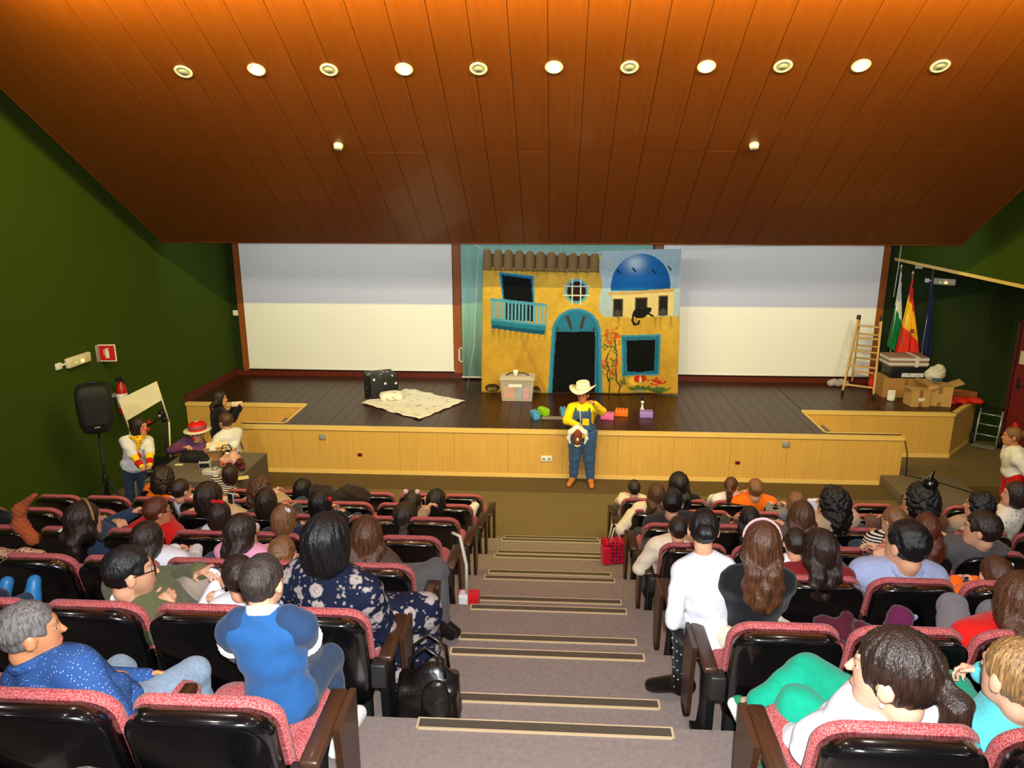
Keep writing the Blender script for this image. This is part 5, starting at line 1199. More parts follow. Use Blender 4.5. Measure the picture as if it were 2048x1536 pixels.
# thin leaning metal tube near it
# ------------------------------------------------------------------ people: cloth palette
def pat_floral(nt, N, L, p, tc):
    nz = N.new('ShaderNodeTexNoise'); nz.inputs['Scale'].default_value = 30; L.new(tc.outputs['Object'], nz.inputs['Vector'])
    ad = N.new('ShaderNodeVectorMath'); ad.operation = 'MULTIPLY_ADD'; ad.inputs[1].default_value = (.035,)*3; L.new(nz.outputs['Color'], ad.inputs[0]); L.new(tc.outputs['Object'], ad.inputs[2])
    v1 = N.new('ShaderNodeTexVoronoi'); v1.inputs['Scale'].default_value = 13; v1.inputs['Randomness'].default_value = .8; L.new(ad.outputs[0], v1.inputs['Vector'])
    v2 = N.new('ShaderNodeTexVoronoi'); v2.inputs['Scale'].default_value = 31; L.new(ad.outputs[0], v2.inputs['Vector'])
    c1 = N.new('ShaderNodeValToRGB'); e = c1.color_ramp.elements; e[0].color = S(150,130,112); e[0].position = 0; e[1].color = S(18,24,46); e[1].position = .52
    for pos, cc in ((.10, S(190,172,158)), (.16, S(92,82,84)), (.20, S(170,156,148)), (.42, S(150,138,134)), (.47, S(24,30,52))): a = e.new(pos); a.color = cc
    c2 = N.new('ShaderNodeValToRGB'); e = c2.color_ramp.elements; e[0].color = S(160,146,140); e[0].position = .22; e[1].color = (0,0,0,1); e[1].position = .30
    L.new(v1.outputs['Distance'], c1.inputs[0]); L.new(v2.outputs['Distance'], c2.inputs[0])
    mx = N.new('ShaderNodeMix'); mx.data_type = 'RGBA'; mx.blend_type = 'LIGHTEN'; mx.inputs['Factor'].default_value = .7; L.new(c1.outputs[0], mx.inputs['A']); L.new(c2.outputs[0], mx.inputs['B']); L.new(mx.outputs['Result'], p.inputs['Base Color'])
def pat_dots(base, dot, sc, th):
    def f(nt, N, L, p, tc):
        v = N.new('ShaderNodeTexVoronoi'); v.inputs['Scale'].default_value = sc; v.inputs['Randomness'].default_value = .35; L.new(tc.outputs['Object'], v.inputs['Vector'])
        c = N.new('ShaderNodeValToRGB'); e = c.color_ramp.elements; e[0].color = dot; e[0].position = th; e[1].color = base; e[1].position = th+.08; L.new(v.outputs['Distance'], c.inputs[0]); L.new(c.outputs[0], p.inputs['Base Color'])
    return f
def pat_wave(c0, c1, sc, axis='Z', axis2=None):
    def f(nt, N, L, p, tc):
        def wv(ax):
            w_ = N.new('ShaderNodeTexWave'); w_.bands_direction = ax; w_.inputs['Scale'].default_value = sc; L.new(tc.outputs['Object'], w_.inputs['Vector'])
            c = N.new('ShaderNodeValToRGB'); c.color_ramp.interpolation = 'LINEAR'; e = c.color_ramp.elements; e[0].color = c0; e[0].position = .45; e[1].color = c1; e[1].position = .55; L.new(w_.outputs['Fac'], c.inputs[0]); return c
        a = wv(axis)
        if axis2:
            b = wv(axis2); m = N.new('ShaderNodeMix'); m.data_type = 'RGBA'; m.inputs['Factor'].default_value = .5; L.new(a.outputs[0], m.inputs['A']); L.new(b.outputs[0], m.inputs['B']); L.new(m.outputs['Result'], p.inputs['Base Color'])
        else: L.new(a.outputs[0], p.inputs['Base Color'])
    return f
def patm(name, fn, rough=.9, spec=.2): return mat('cloth_'+name, None, rough, build=fn, spec=spec, bump=None)
floral = patm('floral_navy', pat_floral); dotblue = patm('blue_dotted', pat_dots(S(42,74,128), S(140,164,200), 90, .16)); plaid = patm('plaid', pat_wave(S(150,50,60), S(70,84,140), 9, 'Z', 'X'))
stripe = patm('stripes', pat_wave(S(20,18,20), S(214,196,176), 16, 'Z')); glitter = patm('glitter', pat_dots(S(64,52,48), S(190,178,170), 150, .12), .5, .6); whiteflor = patm('white_floral', pat_dots(S(222,214,196), S(150,170,150), 24, .22)); neckerch = patm('yellow_print', pat_dots(S(236,196,40), S(180,60,30), 26, .26))
white = cloth('white', S(224,222,222)); cream = cloth('cream', S(226,208,180)); beige = cloth('beige', S(190,160,130)); black = cloth('black', S(18,18,20)); navy = cloth('navy', S(26,32,52)); grey = cloth('grey', S(84,80,80)); dgrey = cloth('dark_grey', S(44,42,44)); pink = cloth('pink', S(222,150,176))
orange = cloth('orange', S(244,110,14)); red = cloth('red', S(196,22,18)); dred = cloth('dark_red', S(120,24,26)); olive = cloth('olive', S(86,88,58)); khaki = cloth('khaki', S(150,132,116)); jeans = cloth('jeans', S(126,144,162), sc=60, am=.2); djeans = cloth('dark_jeans', S(40,56,80), sc=60, am=.2)
lblue = cloth('light_blue', S(154,166,200)); sblue = cloth('sweater_blue', S(34,82,134)); snavy = cloth('sweater_navy', S(34,56,88)); green = cloth('scrub_green', S(12,150,118)); turq = cloth('turquoise', S(84,184,190), sc=90, am=.2); yellow = cloth('yellow', S(246,206,18)); denim = cloth('denim_overall', S(58,88,128), sc=60, am=.14); brownf = cloth('brown_fur', S(96,56,36), am=.3); tan = cloth('tan', S(168,140,112)); purple = cloth('purple', S(86,22,58)); maroon = cloth('maroon', S(66,12,28))
white2 = cloth('shirt_white', S(214,214,220)); stock = cloth('stocking', S(150,146,150)); hgrey = cloth('heather_grey', S(120,118,124), sc=120, am=.25)
leather = mat('leather_black', S(20,15,13), .35, bump=(40,.35,.01), coat=.1); shoeb = mat('shoe_black', S(18,17,17), .4); shoebr = mat('shoe_tan', S(196,116,44), .5); sneak = mat('sneaker_green', S(20,130,90), .5); sneakb = mat('sneaker_blue', S(40,120,180), .4); rubberw = mat('sole_white', S(232,230,224), .5)
VN, VM, VF = .0085, .011, .0135
def W3(u, v, Y): return v3(atY(u, v, Y))
def arm_seg(fr, i, a, b, r0, r1, nm, m, vox=None):               # a band or sleeve round one arm, a..b along it (0 shoulder, 1 elbow, 2 wrist)
    q, S0, E, T = fr['arms'][i]; pt = lambda t: S0+(E-S0)*t if t <= 1 else E+(T-E)*(t-1)
    x = Sdf(); n = 4
    for k in range(n):
        t0, t1 = a+(b-a)*k/n, a+(b-a)*(k+1)/n; x.cone(pt(t0), pt(t1), r0+(r1-r0)*k/n, r0+(r1-r0)*(k+1)/n, k=.004)
    d0 = nrm(pt(a+.02)-pt(a)); d1 = nrm(pt(b)-pt(b-.02)); x.plane(pt(a), -d0); x.plane(pt(b), d1)
    return fr['cl'](x, nm, m, vox or fr['vox'])
def bow(fr, m, at=(0,-.02,.125), s=.03):
    hpart(fr, 'hair_bow', m, lambda x, P, R, k: (x.ell(P(at[0]-s,at[1],at[2]), np.array((s,.014,.02))*k, R, k=.004), x.ell(P(at[0]+s,at[1],at[2]), np.array((s,.014,.02))*k, R, k=.004), x.ell(P(*at), np.array((.012,.016,.014))*k, R, k=.004)))
def headband(fr, m, tilt=.0):
    def f(x, P, R, k):
        n = 16; pts = [P(.094*math.cos(a), .02+tilt*math.sin(a)*.04, .022+.112*math.sin(a)) for a in [PI*i/n for i in range(n+1)]]
        for i in range(n): x.cone(pts[i], pts[i+1], .008*k, k=.003)
    hpart(fr, 'headband', m, f)
def glasses(fr, m):
    def f(x, P, R, k):
        for q in (-1,1):
            n = 12; pts = [P(q*.033+.024*math.cos(a), .097, -.002+.018*math.sin(a)) for a in [2*PI*i/n for i in range(n)]]
            for i in range(n): x.cone(pts[i], pts[(i+1)%n], .0034*k, k=.002)
            x.cone(P(q*.057,.094,.004), P(q*.084,.0,.004), .0034*k, k=.002)
        x.cone(P(-.01,.099,.002), P(.01,.099,.002), .0034*k, k=.002)
    hpart(fr, 'glasses', m, f, .0042)
def earring(fr, m, q): hpart(fr, 'earring', m, lambda x, P, R, k: x.ell(P(q*.084,.0,-.05), np.array((.006,)*3)*k, R), .004)
# ================================================================== left block, near rows
# grey-haired man in the nearest row
y1 = Y0-PY; z1 = Z0
fr = seated('grey-haired man in a blue dotted shirt sitting in the nearest left row', 'L', 1, (60,1262), 128, dY=.28, hipdy=.40, prof=True, yaw=-15, hyaw=-52, hpitch=-6, skin=SK_tan, hair=('short',H_grey), top=dotblue, pants=jeans, shoes=shoeb, wk=.98, collar=dotblue,
    armL=W3(322,1356,2.40), armR=W3(238,1366,2.20), poleL=(1,.2,-.6), poleR=(.6,-.5,-.5), curl=(.6,.5), vox=VN, stubble=.25, legs=[(W3(238,1340,2.55), W3(255,1500,2.62), W3(262,1500,2.75)), (W3(388,1345,2.50), W3(420,1500,2.58), W3(425,1500,2.72))], hx=-1.58, legr=.95)
# boy in the raglan sweater
fr = seated('boy in a blue raglan sweater with white sleeve stripes, near left aisle', 'L', 1, (527,1162), 92, dY=.44, hipdy=.44, hipz=.50, kid=True, hair=('short',H_soft), hyaw=-12, hpitch=-8, top=sblue, pants=djeans, shoes=rubberw, collar=white2, hx=-.96, vox=VN, skin=SK_mid, topoff=.016, wk=.92,
    armL=W3(480,1330,2.62), armR=W3(640,1330,2.62), poleL=(-.9,-.2,-.4), poleR=(.9,-.2,-.4))
for i, q in ((0,-1),(1,1)):
    x = Sdf(); S0 = fr['arms'][i][1]; x.cone(fr['Nb']+fr['r']*q*.085-fr['f']*.005-fr['u']*.01, S0+fr['r']*q*.01, .040*fr['w']+.026, .062*fr['w']+.024, k=.02); fr['cl'](x, 'raglan_shoulder', snavy)
    arm_seg(fr, i, -.12, 1.9, .094*fr['w'], .062*fr['w'], 'sleeve', snavy); 
    for a in (.52,.66): arm_seg(fr, i, a, a+.06, .0965*fr['w'], .0945*fr['w'], 'sleeve_stripe', white2)
# child behind the boy, white shirt
fr = seated('child in a white shirt beside the man with glasses, holding a toy', 'L', 2, (476,1152), 74, dY=.18, hipdy=.36, kid=True, yaw=20, hyaw=35, hpitch=-25, hair=('short',H_dark), top=white2, pants=djeans, shoes=shoeb, vox=VM, armL=W3(432,1172,3.20), armR=W3(440,1195,3.12), curl=(.9,.9))
hx_ = W3(436,1163,3.24); sd = Sdf(); sd.ell((0,0,0),(.045,.03,.05)); sd.cone((0,0,-.04),(.02,-.01,-.10),.022,.016,k=.02); sd.ell((-.02,0,.05),(.025,.025,.03),k=.01)
def toypat(nt, N, L, p, tc):
    v = N.new('ShaderNodeTexVoronoi'); v.inputs['Scale'].default_value = 30; L.new(tc.outputs['Object'], v.inputs['Vector']); c = N.new('ShaderNodeValToRGB'); c.color_ramp.interpolation = 'CONSTANT'; e = c.color_ramp.elements; e[0].color = S(30,50,120); e[1].position = .4; e[1].color = S(220,220,226); a = e.new(.7); a.color = S(206,170,60); L.new(v.outputs['Color'], c.inputs[0]); L.new(c.outputs[0], p.inputs['Base Color'])
sdf_obj(sd, 'toy_doll', mat('toy_multicolour', None, .5, build=toypat), None, .007, None, origin=tuple(hx_), label='small blue and white toy held by the child in white', cat='toy')
# man with glasses
fr = seated('man with glasses in an olive sweater over a white collar', 'L', 2, (260,1142), 108, dY=.16, hipdy=.40, prof=True, yaw=-30, hyaw=-55, hpitch=-6, skin=SK_mid, hair=('short',H_black), top=olive, pants=khaki, shoes=shoeb, collar=white2, hx=-1.88, stubble=.55, vox=VN,
    armL=W3(398,1143,3.28), armR=W3(312,1218,2.98), poleL=(.1,.8,-.4), poleR=(-.1,-.3,-1), curl=(.35,.85), legs=[(W3(395,1168,3.30), W3(385,1290,3.36), W3(400,1300,3.48)), (W3(345,1180,3.36), W3(340,1290,3.42), W3(350,1300,3.55))], wk=1.16)
glasses(fr, mat('glasses_dark', S(30,20,18), .3))
# woman in the floral dress
fr = seated('black-haired woman in a navy floral dress beside the left aisle', 'L', 2, (655,1085), 108, dY=.24, hipdy=.38, yaw=-18, hyaw=-15, hpitch=-12, hair=('bob',H_black), hairvol=.006, hx=-1.00, top=floral, pants=None, shoes=shoeb, vox=VN, topoff=.024, wk=.98,
    armL=W3(570,1240,3.20), armR=W3(740,1260,3.30), poleR=(.7,-.4,-.4), legs=[(W3(760,1232,3.34), W3(800,1345,3.50), W3(830,1350,3.58)), (W3(850,1215,3.46), W3(855,1335,3.58), W3(880,1345,3.64))])
x = Sdf(); H = fr['H']; x.ell(H+(0,0,.0), np.array((.20,.17,.15)), k=.04)
k1 = W3(775,1228,3.36); k2 = W3(850,1218,3.44); f1 = W3(790,1350,3.42); f2 = W3(845,1335,3.56)
x.cone(H, k1, .15, .10, k=.05); x.cone(H, k2, .14, .085, k=.05); x.cone(k1, f1, .10, .11, k=.04); x.cone(k2, f2, .085, .09, k=.04); x.cone((k1+k2)/2, (f1+f2)/2, .09, .09, k=.05)
x.plane((0,0,1.62), (0,0,-1)); fr['cl'](x, 'skirt', floral, VM, fr['wr'](.005))
# bottom edge: top of a head below the frame
seat0 = make_seat('L', 0, 1)
seated('person whose greying brown hair just shows at the bottom left edge', 'L', 0, (165,1640), 170, dY=.26, hipdy=.36, hair=('short',H_grey), top=dgrey, pants=djeans, shoes=shoeb, vox=VF)
# ================================================================== left block, third row
fr = seated('woman with long brown hair and glittery top, legs crossed at the aisle', 'L', 3, (733,1074), 76, dY=.16, hipdy=.38, yaw=-25, hyaw=10, hpitch=-8, hair=('long',H_brown,.26), top=glitter, pants=grey, shoes=shoeb, vox=VM, hx=-1.06,
    legs=[(W3(840,1150,4.25), W3(872,1248,4.02), W3(892,1262,4.06)), (W3(872,1140,4.22), W3(884,1245,4.10), W3(902,1258,4.14))], armR=W3(800,1180,4.10), armL=W3(700,1180,4.2))
fr = seated('child whose light brown head barely shows beside the floral dress', 'L', 3, (565,1108), 62, dY=.16, kid=True, hair=('short',H_light), top=navy, pants=djeans, shoes=shoeb, vox=VM)
fr = seated('girl with wavy brown hair in a pink and denim top', 'L', 3, (484,1064), 66, dY=.10, kid=True, hyaw=-40, yaw=-10, hair=('long',H_dark,.20), hairvol=.004, top=pink, pants=djeans, shoes=shoeb, vox=VM, wk=1.1)
fr = seated('girl with long dark hair in a white tee shirt', 'L', 3, (297,1078), 64, dY=.10, kid=True, hyaw=-20, hair=('long',H_dark,.24), top=white2, pants=djeans, shoes=shoeb, vox=VM, wk=1.15)
fr = seated('woman with brown hair and headband in denim, arm reaching out', 'L', 4, (168,1040), 66, dY=.02, hyaw=-35, yaw=-20, hair=('long',H_dark,.24), top=djeans, sleeve=1.0, pants=djeans, shoes=shoeb, vox=VM, hx=-3.40, armR=W3(250,1062,5.1), poleR=(.3,-.5,-.6), hairside=.1)
headband(fr, mat('band_tan', S(150,110,70), .5))
# fourth and fifth rows
fr = seated('short-haired woman in red resting her chin on her hand', 'L', 4, (316,1022), 60, dY=.10, hyaw=-48, yaw=-25, prof=True, hair=('short',H_red), hairvol=.006, top=red, pants=djeans, shoes=shoeb, vox=VM, armR=W3(343,1055,5.02), armL=W3(300,1090,5.1), poleR=(.5,-.2,-.9), skin=SK_tan)
glasses(fr, MATS['glasses_dark'])
fr = seated('small dark-haired girl with a red bow in a white top', 'L', 4, (440,1030), 50, dY=.10, kid=True, hair=('bob',H_dark), top=white2, pants=djeans, shoes=shoeb, vox=VM); bow(fr, cloth('bow_red', S(200,20,24)))
fr = seated('dark-haired woman raising a phone in a pale blue case', 'L', 5, (420,995), 60, dY=.06, hair=('bob',H_dark), hyaw=-25, top=beige, pants=djeans, shoes=shoeb, vox=VM, armR=W3(465,1018,6.25), poleR=(.8,.2,-.6))
t = empty('phone', W3(462,1000,6.30), 0, 'phone in a pale blue case raised by a dark-haired woman', 'phone'); b = MB(); b.box((-.035,-.006,-.07),(.035,.006,.07), .004); o = b.build('case', mat('phone_case', S(150,196,206), .4), t); o.rotation_euler = (0,0,-.4); b = MB(); b.box((-.030,-.0075,-.062),(.030,-.006,.062)); o = b.build('screen', blackp, t); o.rotation_euler = (0,0,-.4)
fr = seated('small boy in a white printed shirt facing the props table', 'L', 6, (363,980), 38, dY=.05, kid=True, hyaw=-30, hair=('short',H_dark), top=white2, pants=djeans, shoes=shoeb, vox=VF)
fr = seated('girl with light brown hair and a white bow in navy', 'L', 4, (570,1038), 52, dY=.06, kid=True, hyaw=-30, hair=('bob',H_light), top=navy, pants=navy, shoes=shoeb, vox=VM, wk=1.2); bow(fr, white2, (.05,-.02,.10), .024)
fr = seated('dark-haired person sitting behind the girl with the white bow', 'L', 5, (533,1004), 50, dY=.02, hair=('bob',H_dark), top=dgrey, pants=djeans, shoes=shoeb, vox=VM)
fr = seated('woman with curly brown hair touching her cheek, near the props table', 'L', 6, (523,978), 46, dY=.0, hair=('curly',H_brown,.12), hyaw=-20, top=tan, pants=djeans, shoes=shoeb, vox=VM, armR=W3(562,992,7.2), poleR=(.8,-.1,-.7))
fr = seated('girl with a smooth dark bob in the front left row', 'L', 7, (607,980), 42, dY=-.02, hair=('bob',H_black), top=navy, pants=djeans, shoes=shoeb, vox=VM, hyaw=-15)
fr = seated('dark-haired girl with a red bow and striped cuffs', 'L', 5, (643,1007), 50, dY=.02, kid=True, hair=('bob',H_black), top=black, pants=djeans, shoes=shoeb, vox=VM, hyaw=-25, armR=W3(692,1030,6.1)); bow(fr, MATS['cloth_bow_red'], (.07,0,.06), .022)
arm_seg(fr, 1, 1.62, 1.68, .050, .050, 'cuff_stripe', white2); arm_seg(fr, 1, 1.76, 1.82, .048, .048, 'cuff_stripe', white2)
fr = seated('woman with straight dark hair wearing a tan coat by the aisle', 'L', 5, (812,1035), 56, dY=.12, hair=('long',H_dark,.16), hyaw=-30, yaw=-25, top=tan, pants=tan, shoes=shoeb, vox=VM, hx=-1.15, legs=[(W3(868,1075,6.40), W3(900,1115,6.42), W3(915,1122,6.5)), (W3(890,1080,6.36), W3(918,1120,6.38), W3(930,1122,6.5))], armR=W3(850,1062,6.3))
fr = seated('small girl with pink flower clips in her dark hair', 'L', 6, (826,1005), 40, dY=.02, kid=True, hair=('twin',H_dark,.14), top=pink, pants=djeans, shoes=shoeb, vox=VM)
for q in (-.06,.05): hpart(fr, 'hair_clip', cloth('clip_pink', S(240,190,190)), lambda x, P, R, k, q=q: [x.ell(P(q+.014*math.cos(a),-.03,.125+.014*math.sin(a)), np.array((.012,.010,.012))*k, R, k=.003) for a in [2*PI*i/5 for i in range(5)]])
fr = seated('person with a glossy black bob near the left aisle end', 'L', 6, (873,1003), 46, dY=.02, hair=('bob',H_black), hairvol=.004, hyaw=-12, top=white, pants=djeans, shoes=shoeb, vox=VM, armR=W3(950,1012,7.35), poleR=(.7,-.2,-.5))
# ================================================================== right block
fr = seated('small boy with short dark hair at the aisle end, front right row', 'R', 7, (1268,977), 30, dY=.05, kid=True, hair=('short',H_dark), top=cream, pants=djeans, shoes=shoeb, vox=VF)
fr = seated('girl with straight brown hair in a cream top near the right aisle', 'R', 6, (1313,990), 42, dY=.02, kid=True, hair=('long',H_brown,.14), top=cream, pants=djeans, shoes=shoeb, vox=VM, armL=W3(1262,1025,7.0), wk=1.15)
fr = seated('woman with long wavy black hair in the front right row', 'R', 7, (1357,970), 48, dY=.02, hair=('long',H_black,.20), hairvol=.004, top=black, pants=djeans, shoes=shoeb, vox=VM)
fr = seated('man with cropped dark hair in a charcoal top near right aisle', 'R', 5, (1345,1005), 48, dY=.10, hair=('short',H_black), top=dgrey, pants=dgrey, shoes=shoeb, vox=VM, hyaw=-15, hx=1.05, legs=[(W3(1280,1070,6.5), W3(1275,1120,6.52), W3(1270,1125,6.7)), (W3(1300,1070,6.55), W3(1300,1120,6.55), W3(1300,1125,6.7))])
fr = seated('boy in a cream shirt resting a hand on the aisle armrest', 'R', 4, (1356,1058), 44, dY=.10, kid=True, hair=('short',H_dark), top=cream, pants=djeans, shoes=shoeb, vox=VM, armL=W3(1296,1108,5.15), poleL=(-.4,-.8,-.2), wk=1.25)
fr = seated('girl with a brown ponytail in a white jacket, front right row', 'R', 7, (1462,972), 31, dY=.06, kid=True, hyaw=-25, hair=('pony',H_brown,.10), top=white, pants=djeans, shoes=shoeb, vox=VF)
fr = seated('blond boy in a bright orange tee shirt', 'R', 7, (1510,978), 36, dY=-.02, kid=True, hair=('short',H_light), top=orange, pants=djeans, shoes=shoeb, vox=VF, wk=1.4)
fr = seated('girl with dark tied-back hair and silver clips', 'R', 5, (1498,1038), 46, dY=.02, kid=True, hair=('long',H_black,.18), top=dgrey, pants=djeans, shoes=shoeb, vox=VM, wk=1.1)
for q in (-.075,.075): hpart(fr, 'hair_clip', silver, lambda x, P, R, k, q=q: x.cone(P(q,-.05,.0), P(q*1.05,-.02,.02), .007*k))
# girl in white sitting on the aisle edge
yy = Y0+.46
Cg = atY(1407,1058,yy+.04); z2 = Z0-PZ
kn = W3(1365,1235,yy+.06); bt = v3(atZ(1358,1385,z2+.05))
fr = person('girl in a white long-sleeved top and studded boots by the aisle', (Cg.x+.05,yy,z2), (Cg.x+.06,yy,z2+.46), Cg, yaw=-8, hyaw=-4, hpitch=-4, hs=.86, w=.66, hair=('bun',H_black), skin=SK_mid, top=white2, pants=black, shoes=None, vox=VN, topoff=.012,
    armL=W3(1386,1240,yy+.10), armR=W3(1455,1235,yy+.12), poleL=(-.6,-.8,-.2), poleR=(.6,-.8,-.2), bend=-.02,
    legs=[(v3((kn[0],kn[1]+.02,z2+.47)), v3((bt[0]+.01,bt[1],z2+.11)), v3((bt[0]-.10,bt[1]+.07,z2+.04))), (W3(1450,1275,yy+.36), v3((Cg.x+.16,yy+.42,z2+.1)), v3((Cg.x+.16,yy+.55,z2+.05)))])
q, hj, k_, an, ft = fr['legs'][0]
x = Sdf(); x.cone(an+(0,0,.0), ft+(ft-an)*.25, .048, .040, k=.02); x.cone(an+(0,0,.10), an-(0,0,.02), .052, .050, k=.02); x.cone(an, an-(ft-an)*.25-(0,0,.02), .046, .044, k=.02); x.plane((0,0,z2+.003), (0,0,-1)); fr['cl'](x, 'boot', leather, .008)
x = Sdf()
for i in range(16):
    p = k_+(an-k_)*(.08+.06*i) if i < 15 else an; p = p+np.array((-.03,-.045,0))*(1-.25*i/15)+np.array((.02*((i%3)-1),0,0)); x.ell(p, (.006,)*3)
fr['cl'](x, 'studs', silver, .004)
fr = seated('girl with long brown wavy hair and a pink headband', 'R', 2, (1524,1088), 84, dY=.40, hipdy=.46, kid=True, hair=('long',H_brown,.25), hairvol=.006, hyaw=-10, hpitch=-6, top=black, pants=white, shoes=shoeb, vox=VN, hx=.96, wk=1.0); headband(fr, cloth('band_pink', S(226,160,160)))
x = Sdf(); n = 14; H = fr['H']
for i in range(n):
    a, b_ = 2*PI*i/n, 2*PI*(i+1)/n; x.cone(H+np.array((.15*math.cos(a),.12*math.sin(a),.03)), H+np.array((.15*math.cos(b_),.12*math.sin(b_),.03)), .05, k=.02)
fr['cl'](x, 'tied_shirt', cream, .010, fr['wr'](.006))
fr = seated('dark-haired child half hidden by the girl with the pink headband', 'R', 3, (1590,1086), 46, dY=.20, kid=True, hair=('short',H_dark), top=white, pants=djeans, shoes=shoeb, vox=VM)
fr = seated('girl with long straight dark hair leaning toward the child beside her', 'R', 3, (1637,1100), 78, dY=.10, hair=('long',H_dark,.20), hairvol=.004, hyaw=20, hpitch=-15, top=dred, pants=djeans, shoes=shoeb, vox=VM)
fr = seated('girl with smooth brown hair in front of two dark-haired girls', 'R', 4, (1602,1032), 56, dY=-.05, kid=True, hair=('long',H_brown,.18), top=grey, pants=djeans, shoes=shoeb, vox=VM)
fr = seated('small child with a light brown head in the second right row', 'R', 6, (1592,1003), 36, dY=.0, kid=True, hair=('curly',H_light,.06), top=hgrey, pants=djeans, shoes=shoeb, vox=VF)
fr = seated('woman with curly black hair in a beige top looking left', 'R', 5, (1664,1004), 58, dY=.0, hair=('curly',H_black,.16), hyaw=45, yaw=15, hpitch=-15, top=beige, pants=djeans, shoes=shoeb, vox=VM, wk=1.05, armL=W3(1632,1040,6.1))
sd = Sdf(); sd.box((0,0,0),(.07,.01,.06),.008); sd.box((.04,.03,.0),(.05,.008,.055),.006)
sdf_obj(sd, 'white_paper', white2, None, .008, None, origin=tuple(W3(1632,1012,6.3)), label='white paper held up before the curly-haired woman', cat='paper')
fr = seated('woman with a big black bun and clip, wearing glasses', 'R', 5, (1838,1000), 62, dY=.02, hair=('curly',H_black,.0), hyaw=50, yaw=5, top=brownf, pants=djeans, shoes=shoeb, vox=VM)
glasses(fr, MATS['glasses_dark']); hpart(fr, 'hair_clip', blackp, lambda x, P, R, k: (x.ell(P(0,-.05,.13), np.array((.05,.05,.045))*k, R), x.cone(P(-.03,-.05,.17), P(.04,-.05,.20), .012*k)))
fr = seated('child with reddish hair between the blue shirt and the bun', 'R', 4, (1786,1040), 44, dY=.02, kid=True, hair=('short',H_light), hairvol=.004, hyaw=30, top=stripe, pants=djeans, shoes=shoeb, vox=VM, armL=W3(1770,1150,5.0), armR=W3(1800,1150,5.0))
fr = seated('person with long brown hair in a brown furry coat', 'R', 4, (1852,1056), 54, dY=.0, hair=('long',H_red,.20), top=brownf, pants=djeans, shoes=shoeb, vox=VM)
fr = seated('man in a light blue shirt holding a hand to his face', 'R', 3, (1812,1088), 82, dY=.12, hipdy=.38, hair=('short',H_black), hyaw=28, hpitch=-4, top=lblue, pants=djeans, shoes=shoeb, collar=lblue, vox=VN, armL=W3(1772,1128,4.00), poleL=(-.8,-.2,-.8), curl=(.6,.5), wk=1.0)
fr = seated('man with dark hair in a grey top looking down left', 'R', 4, (1962,1058), 78, dY=.0, hyaw=55, hpitch=-15, prof=True, hair=('short',H_dark), hairvol=.006, top=grey, pants=djeans, shoes=shoeb, vox=VM)
fr = seated('dark curly-haired child leaning left near the right edge', 'R', 5, (1957,1010), 48, dY=.05, hyaw=60, hair=('curly',H_black,.02), top=tan, pants=djeans, shoes=shoeb, vox=VM, kid=True)
fr = seated('woman in a pale flowered blouse, chin on hand, right edge', 'R', 5, (2030,988), 50, dY=.10, hyaw=70, yaw=35, prof=True, hair=('bob',H_dark), top=whiteflor, pants=djeans, shoes=shoeb, vox=VM, armL=W3(2005,1015,6.0), poleL=(-.3,-.2,-.9), curl=(.7,.5))
fr = seated('child with short brown hair and a white hair clip, right edge', 'R', 3, (1990,1150), 66, dY=.20, kid=True, hair=('short',H_brown), top=orange, pants=djeans, shoes=shoeb, vox=VM); hpart(fr, 'hair_clip', white2, lambda x, P, R, k: x.cone(P(.07,-.02,.08), P(.085,.02,.03), .012*k))
fr = seated('woman with long hair in a red top at the right edge', 'R', 2, (2040,1205), 110, dY=.14, hair=('long',H_brown,.12), hyaw=10, top=red, pants=hgrey, shoes=shoeb, vox=VM, hx=1.98, armL=W3(1965,1345,3.2), armR=W3(2085,1345,3.2), wk=.9, legs=[(W3(1905,1215,3.55), W3(1895,1330,3.6), W3(1890,1340,3.75)), (W3(1985,1230,3.55), W3(1985,1330,3.6), W3(1985,1340,3.75))])
# woman in white coat and green trousers
fr = seated('dark-haired woman in a white coat and green trousers, legs crossed', 'R', 1, (1788,1345), 158, dY=.22, hipdy=.42, prof=False, yaw=22, hyaw=52, hpitch=-14, hair=('pony',H_dark,.10), hairvol=.004, top=white2, pants=green, shoes=None, vox=VN, skin=SK_pale, hx=1.07, wk=.92, topoff=.022,
    armL=W3(1640,1420,2.42), armR=W3(1760,1440,2.45), poleL=(-.8,-.3,-.5), legr=1.12, legs=[(W3(1600,1420,2.36), W3(1600,1420,2.36)+np.array((-.03,.10,-.36)), W3(1600,1420,2.36)+np.array((-.04,.22,-.40))), (W3(1618,1352,2.58), W3(1520,1412,2.50), W3(1492,1408,2.56))])
earring(fr, mat('pearl', S(240,236,230), .2), -1)
q, hj, k_, an, ft = fr['legs'][1]
a0 = W3(1505,1420,2.50); a1 = W3(1482,1412,2.58); heel = W3(1512,1462,2.44)
x = Sdf(); x.cone(heel, W3(1478,1408,2.58), .040, .034, k=.02); x.cone(heel, a0, .040, .036, k=.02); fr['cl'](x, 'shoe', sneak, .007)
x = Sdf(); x.cone(W3(1503,1472,2.42), W3(1468,1408,2.58), .030, .026, k=.01); fr['cl'](x, 'shoe_sole', rubberw, .007)
x = Sdf(); x.cone(a0, W3(1520,1412,2.50), .038, .036, k=.01); fr['cl'](x, 'sock', dgrey, .008)
x = Sdf(); H = fr['H']; x.cone(H+(0,0,.02), W3(1640,1492,2.05), .14, .09, k=.05); x.cone(H+(0,0,.02), W3(1720,1480,2.10), .14, .10, k=.05); fr['cl'](x, 'coat_skirt', white2, VN, fr['wr'](.004))
